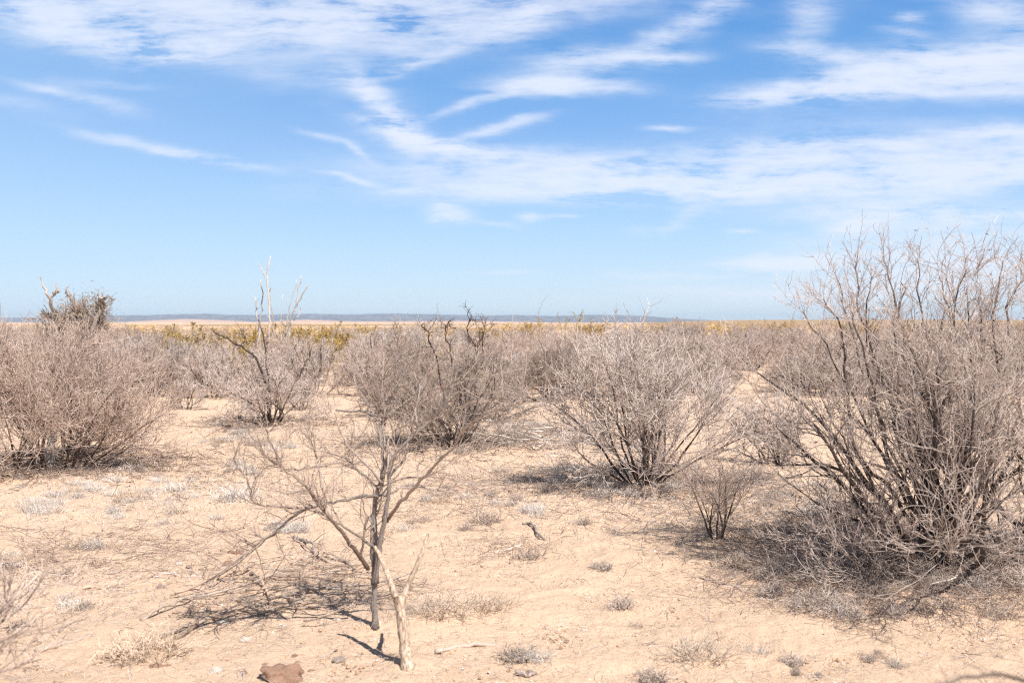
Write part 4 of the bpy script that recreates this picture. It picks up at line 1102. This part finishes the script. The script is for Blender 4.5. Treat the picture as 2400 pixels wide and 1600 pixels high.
# heap of pale dead branches left of the vase bush
for i in range(26):
    cx = rng.uniform(1220, 1440); cy = rng.uniform(1000, 1050)
    g0 = G(cx, cy); L_ = rng.uniform(.5, 1.4); a = rng.normal(.1, .35) + (math.pi if rng.random() < .5 else 0)
    root = empty('fallen_branch', (g0[0], g0[1], g0[2]), 'pale dead branch in the flat heap between the dark dense bush and the vase-shaped bush', 'branch', 'branches of the flat heap')
    p = grow(rng, np.array([[0, 0, rng.uniform(.02, .14)]]), np.array([[math.cos(a), math.sin(a), rng.normal(0, .06)]]), np.array([L_]), 10, .12, -.006, .05)
    p[..., 2] = np.maximum(p[..., 2], .008); r_ = radii(np.array([rng.uniform(.006, .011)]), np.array([.003]), 10)
    T_ = tube(rng, p, r_, 6, .1, dark_r=.03); mesh_obj('branch', T_[0], T_[1], M_CANE, root, T_[2], T_[3])
    s, dr, rr_, t, ix = spawn(rng, p, r_, 8, .1, 1., R(20), R(60)); dr[:, 2] *= .5
    p1 = grow(rng, s, dr, rng.uniform(.1, .5, len(s)), 5, .15, .0, .12); p1[..., 2] = np.maximum(p1[..., 2], .004)
    T_ = tube(rng, p1, radii(np.full(len(s), .004), np.full(len(s), .0022), 5), 4, dark_r=.02); mesh_obj('twig', T_[0], T_[1], M_TREE, root, T_[2], T_[3])

# blurred twig arching at the bottom right, close to the lens
rng = np.random.default_rng(151)
b0 = P(2500, 1720, 1.9); b0[2] = float(ground_h(b0[0], b0[1]))
arch = empty('arching_twig', b0, 'blurred thin twig arching in from the bottom right corner', 'twig')
q, r = trace([np.array([0, 0, -.02]), P(2560, 1680, 1.9) - b0, P(2420, 1600, 1.9) - b0, P(2330, 1578, 1.88) - b0, P(2240, 1592, 1.85) - b0, P(2170, 1608, 1.8) - b0], .006, .0025, rng, 5, .002)
T_ = tube(rng, q, r, 7, .1); mesh_obj('stem', T_[0], T_[1], M_TREE, arch, T_[2], T_[3])
s, dr, rr_, t, ix = spawn(rng, q, r, 6, .3, 1., R(25), R(55)); p1 = grow(rng, s, dr, rng.uniform(.03, .08, len(s)), 4, .12, 0, .1)
T_ = tube(rng, p1, radii(np.full(len(s), .0015), np.full(len(s), .0009), 4), 4); mesh_obj('twig', T_[0], T_[1], M_TREE, arch, T_[2], T_[3])
# broken pale post in the whippy bush
b0 = G(118, 1092)
rngp = np.random.default_rng(161)
post = empty('dead_stump', b0, 'thick pale upright stump standing in front of the whippy bush', 'stump')
q, r = trace([np.array([0, 0, -.05]), np.array([.01, 0, .2]), np.array([.03, .02, .4]), np.array([.03, .02, .55])], .045, .036, rngp, 6, .003)
r[0, -1] *= .35
T_ = tube(rngp, q, r, 12, .10, dark_r=.12); mesh_obj('trunk', T_[0], T_[1], M_CANE, post, T_[2], T_[3] * 0 + .3)

# ------------------------------------------------------------------ stones
def stone_mesh(seed, n=3, rough=.22, flat=.6):
    import bmesh
    from mathutils import noise as mn
    bm = bmesh.new(); bmesh.ops.create_icosphere(bm, subdivisions=n, radius=1)
    rng = np.random.default_rng(seed); off = Vector(rng.uniform(-9, 9, 3))
    for v_ in bm.verts:
        k = 1 + rough * mn.noise(v_.co * 1.3 + off) * 1.6 + rough * .5 * mn.noise(v_.co * 3.7 + off) + rough * .25 * mn.noise(v_.co * 9 + off)
        v_.co *= k
        v_.co.z *= flat
    me = bpy.data.meshes.new('stone'); bm.to_mesh(me); bm.free()
    for p_ in me.polygons: p_.use_smooth = True
    return me
STONES = [
    (660, 1592, .085, .055, .045, M_BROWNROCK, 'broad rough brown rock at the bottom edge', .5), (535, 1328, .035, .03, .03, M_BROWNROCK, 'brown clod at the far end of the brush pile', .3),
    (1371, 1479, .020, .014, .010, M_PEB, 'bright white stone alone on the open sand', .15), (420, 1323, .024, .018, .018, M_PEB, 'white rounded stone left of the wavy dark stick', .2),
    (441, 1328, .018, .012, .010, M_GREYROCK, 'small brown stone touching the white rounded one', .2), (575, 1500, .030, .020, .014, M_PEB, 'flat white stone below the brush pile', .2),
    (508, 1575, .028, .024, .020, M_PEB, 'white stone left of the broad brown rock', .2), (377, 1379, .026, .02, .02, M_GREYROCK, 'pinkish angular stone left of the brush pile', .4),
    (795, 1548, .030, .018, .016, M_GREYROCK, 'smooth pinkish stone left of the cactus skeleton', .2), (790, 1452, .020, .016, .010, M_PEB, 'white stone behind the cactus shadow', .2),
    (1246, 1578, .026, .016, .012, M_GREYROCK, 'flat grey stone right of the smooth fallen stick', .3), (375, 1565, .036, .022, .015, M_BROWNROCK, 'flat brown clod in front of the sprawling straw tuft', .4),
    (402, 1518, .026, .02, .02, M_BROWNROCK, 'brown lump at the near tip of the brush pile', .4), (555, 1302, .05, .03, .03, M_BROWNROCK, 'brown clod resting under the long leaning branch', .4),
    (523, 1462, .026, .016, .015, M_PEB, 'white stone inside the lower brush pile', .2), (833, 1189, .030, .018, .015, M_GREYROCK, 'grey stone on the sand behind the leaning branch', .3),
]
for i, (px, py, a, b, c, mt, lab, ro) in enumerate(STONES):
    g = G(px, py); o = bpy.data.objects.new('stone', stone_mesh(600 + i, 4 if a > .04 else 3, ro, 1)); COL.objects.link(o)
    o.data.materials.append(mt); o.scale = (a, b, c); o.location = (g[0], g[1], g[2] + c * .25); o.rotation_euler = (0, 0, float(rs.uniform(-.5, .5)))
    tag(o, lab, 'stone', 'stones on the sand')

for i in range(9):
    g = G(660 + float(rs.normal(0, 75)), 1580 - abs(float(rs.normal(0, 26)))); k = float(rs.uniform(.008, .020))
    o = bpy.data.objects.new('stone', stone_mesh(640 + i, 2, .4, 1)); COL.objects.link(o)
    o.data.materials.append(M_BROWNROCK); o.scale = (k, k * .8, k * .55); o.location = (g[0], g[1], g[2] + k * .1); o.rotation_euler = (0, 0, float(rs.uniform(0, 6)))
    tag(o, 'small brown fragment lying round the broad rough brown rock', 'stone', 'fragments round the brown rock')

# ------------------------------------------------------------------ countless litter
def in_view_ground(rng, n, y0, y1, bias=1.0):
    px = rng.uniform(-60, 2460, n); py = y0 + (y1 - y0) * rng.random(n) ** bias
    a = (px - 1200) / F_PX; b = (800 - py) / F_PX
    dy = CP + b * SP; dz = -SP + b * CP; t = -EYE / dz
    x, y = a * t, dy * t
    return x, y, ground_h(x, y)
rng = np.random.default_rng(171)
def pebbles(n, smin, smax, mat, name, label):
    x, y, z = in_view_ground(rng, n, 880, 1640)
    cx, cy, _ = in_view_ground(rng, 330, 880, 1640)
    k = rng.integers(0, 330, n); m_ = rng.random(n) < .8
    sp = .04 + .35 * rng.random(330) ** 2
    x = np.where(m_, cx[k] + rng.normal(0, 1, n) * sp[k] * 1.5, x); y = np.where(m_, cy[k] + rng.normal(0, 1, n) * sp[k], y); z = ground_h(x, y)
    s = smin + (smax - smin) * rng.random(n) ** 4
    oc = np.array([[1, 0, 0], [0, 1, 0], [-1, 0, 0], [0, -1, 0], [0, 0, 1], [.6, .6, .55], [-.6, .6, .5], [-.6, -.6, .55], [.6, -.6, .5]], float)
    th = rng.uniform(0, 6.28, n); c_, s_ = np.cos(th), np.sin(th)
    v_ = oc[None] * (1 + rng.normal(0, .15, (n, 9, 1))) * np.stack([s, s * rng.uniform(.6, 1, n), s * rng.uniform(.4, .8, n)], -1)[:, None]
    V = np.stack([v_[..., 0] * c_[:, None] - v_[..., 1] * s_[:, None], v_[..., 0] * s_[:, None] + v_[..., 1] * c_[:, None], v_[..., 2]], -1) + np.stack([x, y, z + .002], -1)[:, None]
    tri = np.array([[0, 1, 5], [1, 2, 6], [2, 3, 7], [3, 0, 8], [0, 5, 8], [5, 1, 6], [6, 2, 7], [7, 3, 8], [4, 5, 6], [4, 6, 7], [4, 7, 8], [4, 8, 5]])
    Ft = (np.arange(n)[:, None, None] * 9 + tri[None]).reshape(-1, 3)
    o = mesh_obj(name, V.reshape(-1, 3), None, mat, Ft=Ft, smooth=True); tag(o, label, 'pebbles', kind='stuff')
pebbles(3000, .0025, .011, M_PEB, 'pebbles', 'tiny pale pebbles strewn over the sand')
pebbles(9000, .002, .013, M_CLOD, 'pebbles', 'tiny brown crumbs of earth strewn over the sand')
def litter(n, L0, L1, r, mat, label, y0=860, y1=1640, density=None, hump=.012, bias=1.0):
    if density is None:
        x, y, z = in_view_ground(rng, n, y0, y1, bias)
    else:
        xs, ys = [], []
        for (cx, cy, sx, sy, m_) in density:
            g_ = G(cx, cy); xs.append(rng.normal(g_[0], sx, m_)); ys.append(rng.normal(g_[1], sy, m_))
        x = np.concatenate(xs); y = np.concatenate(ys); z = ground_h(x, y); n = len(x)
    th = rng.uniform(0, 6.28, n)
    st = np.stack([x, y, z + .004 + rng.random(n) * hump * .5], -1); d = np.stack([np.cos(th), np.sin(th), rng.normal(0, .12, n)], -1)
    ln = L0 + (L1 - L0) * rng.random(n) ** 2.5
    p = grow(rng, st, d, ln, 5, .16, 0, .08)
    p[..., 2] = np.maximum(p[..., 2], z[:, None] + .001)
    k = np.clip(np.hypot(x, y) / 6, .8, 2.2)
    T_ = tube(rng, p, radii(r * rng.uniform(.6, 1.6, n) * k, r * .6 * k, 5), 3, dark_r=r * 3)
    o = mesh_obj('twig_litter', T_[0], T_[1], mat, None, T_[2], T_[3]); tag(o, label, 'litter', kind='stuff')
litter(13000, .012, .14, .0012, M_BROWNG, 'thin dark twig bits strewn over all the sand')
litter(6500, .02, .13, .0010, M_STRAW, 'pale straw bits strewn over all the sand')
litter(0, .05, .45, .0016, M_DARK, 'thick twig litter under the big bushes', density=[
    (2060, 1335, .45, .32, 1700), (2200, 1345, .5, .28, 1800), (2350, 1350, .35, .3, 1100), (1950, 1270, .38, .5, 1300), (1850, 1190, .4, .8, 1000), (1560, 1180, .6, .6, 500), (250, 1300, .6, .7, 700), (500, 1120, .7, .9, 500), (1150, 1150, .7, .9, 600), (120, 1090, .8, .5, 900), (330, 1075, .4, .3, 250), (1420, 1120, .5, .5, 500),
    (1058, 1040, .8, .5, 500), (632, 990, .8, .5, 450), (1285, 1030, .7, .5, 400), (60, 1330, .35, .5, 250), (600, 1390, .45, .35, 70), (780, 1340, .25, .3, 90), (1200, 1290, .2, .25, 120), (1682, 1255, .3, .3, 150)], hump=.05)
litter(0, .04, .40, .0016, M_CANE, 'pale twig litter under the big bushes', density=[
    (2060, 1340, .42, .28, 600), (2250, 1350, .45, .25, 700), (1950, 1250, .35, .5, 400), (1850, 1180, .4, .8, 300), (120, 1090, .8, .5, 600), (1420, 1120, .5, .5, 400),
    (1058, 1040, .8, .5, 300), (1285, 1030, .9, .5, 500), (600, 1390, .45, .35, 90)], hump=.06)
def sprouts(n, label, density, h=.05, r=.0011, mat=M_ASH):
    xs, ys = [], []
    for (cx, cy, sx, sy, m_) in density:
        g_ = G(cx, cy); xs.append(rng.normal(g_[0], sx, m_)); ys.append(rng.normal(g_[1], sy, m_))
    x = np.concatenate(xs); y = np.concatenate(ys); z = ground_h(x, y); n = len(x)
    d = unit(rng.normal(0, .7, (n, 3)) * [1, 1, 0] + [0, 0, .8])
    p = grow(rng, np.stack([x, y, z], -1), d, h * rng.uniform(.4, 1.6, n), 4, .28)
    p[..., 2] = np.maximum(p[..., 2], z[:, None])
    k = np.clip(np.hypot(x, y) / 6, .8, 2)
    T_ = tube(rng, p, radii(r * k, r * .6 * k, 4), 3, dark_r=r * 3)
    o = mesh_obj('dry_grass', T_[0], T_[1], mat, None, T_[2], T_[3]); tag(o, label, 'dry grass', kind='stuff')
sprouts(0, 'sparse ashy dry grass between the tufts', [(220, 1180, .75, .6, 1900), (480, 1160, .6, .7, 900), (1450, 1140, .7, .7, 1900), (1130, 1130, .8, .9, 1000), (1850, 1150, .5, 1.0, 1300), (2300, 1250, .6, .8, 1600),
                                                    (1600, 1180, .5, .8, 1800), (650, 1010, .9, .8, 1600), (1250, 1000, 1.2, 1.2, 2600), (1750, 950, .8, 2., 1500), (800, 1140, .6, .8, 900), (60, 1400, .3, .4, 900)])
sprouts(0, 'low matted brown dry grass scraps on the open ground', [(200, 1330, .7, .8, 1500), (700, 1200, .8, .9, 1200), (1150, 1200, .8, .9, 1500), (1500, 1250, .7, .7, 900), (2000, 1450, .7, .25, 900), (1900, 1330, .5, .4, 1200), (700, 1050, 1.2, 1.0, 1500), (1200, 1050, 1.2, 1.0, 1500)], h=.028, r=.0014, mat=M_BROWNG)
sprouts(0, 'sparse brown dry grass in the shade', [(2050, 1320, .5, .4, 1500), (2250, 1350, .5, .3, 1500), (1380, 1120, .5, .4, 1300), (120, 1100, .9, .5, 1800), (1200, 1290, .3, .3, 200), (1060, 1430, .25, .25, 200)], h=.06, r=.0013, mat=M_DARK)

# ------------------------------------------------------------------ air
def build_haze():
    x, y0, y1, z0, z1 = 12000, -200, 11500, -40, 90
    V = np.array([(a, b, c) for a in (-x, x) for b in (y0, y1) for c in (z0, z1)], float)
    Fq = np.array([(0, 1, 3, 2), (4, 6, 7, 5), (0, 4, 5, 1), (2, 3, 7, 6), (0, 2, 6, 4), (1, 5, 7, 3)])
    m = bpy.data.materials.new('haze'); m.use_nodes = True; t = m.node_tree; t.nodes.clear()
    o_ = t.nodes.new('ShaderNodeOutputMaterial'); v_ = t.nodes.new('ShaderNodeVolumePrincipled')
    v_.inputs['Color'].default_value = (.72, .86, 1.0, 1); v_.inputs['Density'].default_value = HAZE; v_.inputs['Anisotropy'].default_value = 0
    t.links.new(v_.outputs[0], o_.inputs['Volume'])
    o = mesh_obj('haze', V, Fq, m, smooth=False); tag(o, kind='stuff')
HAZE = 8.5e-5
build_haze()
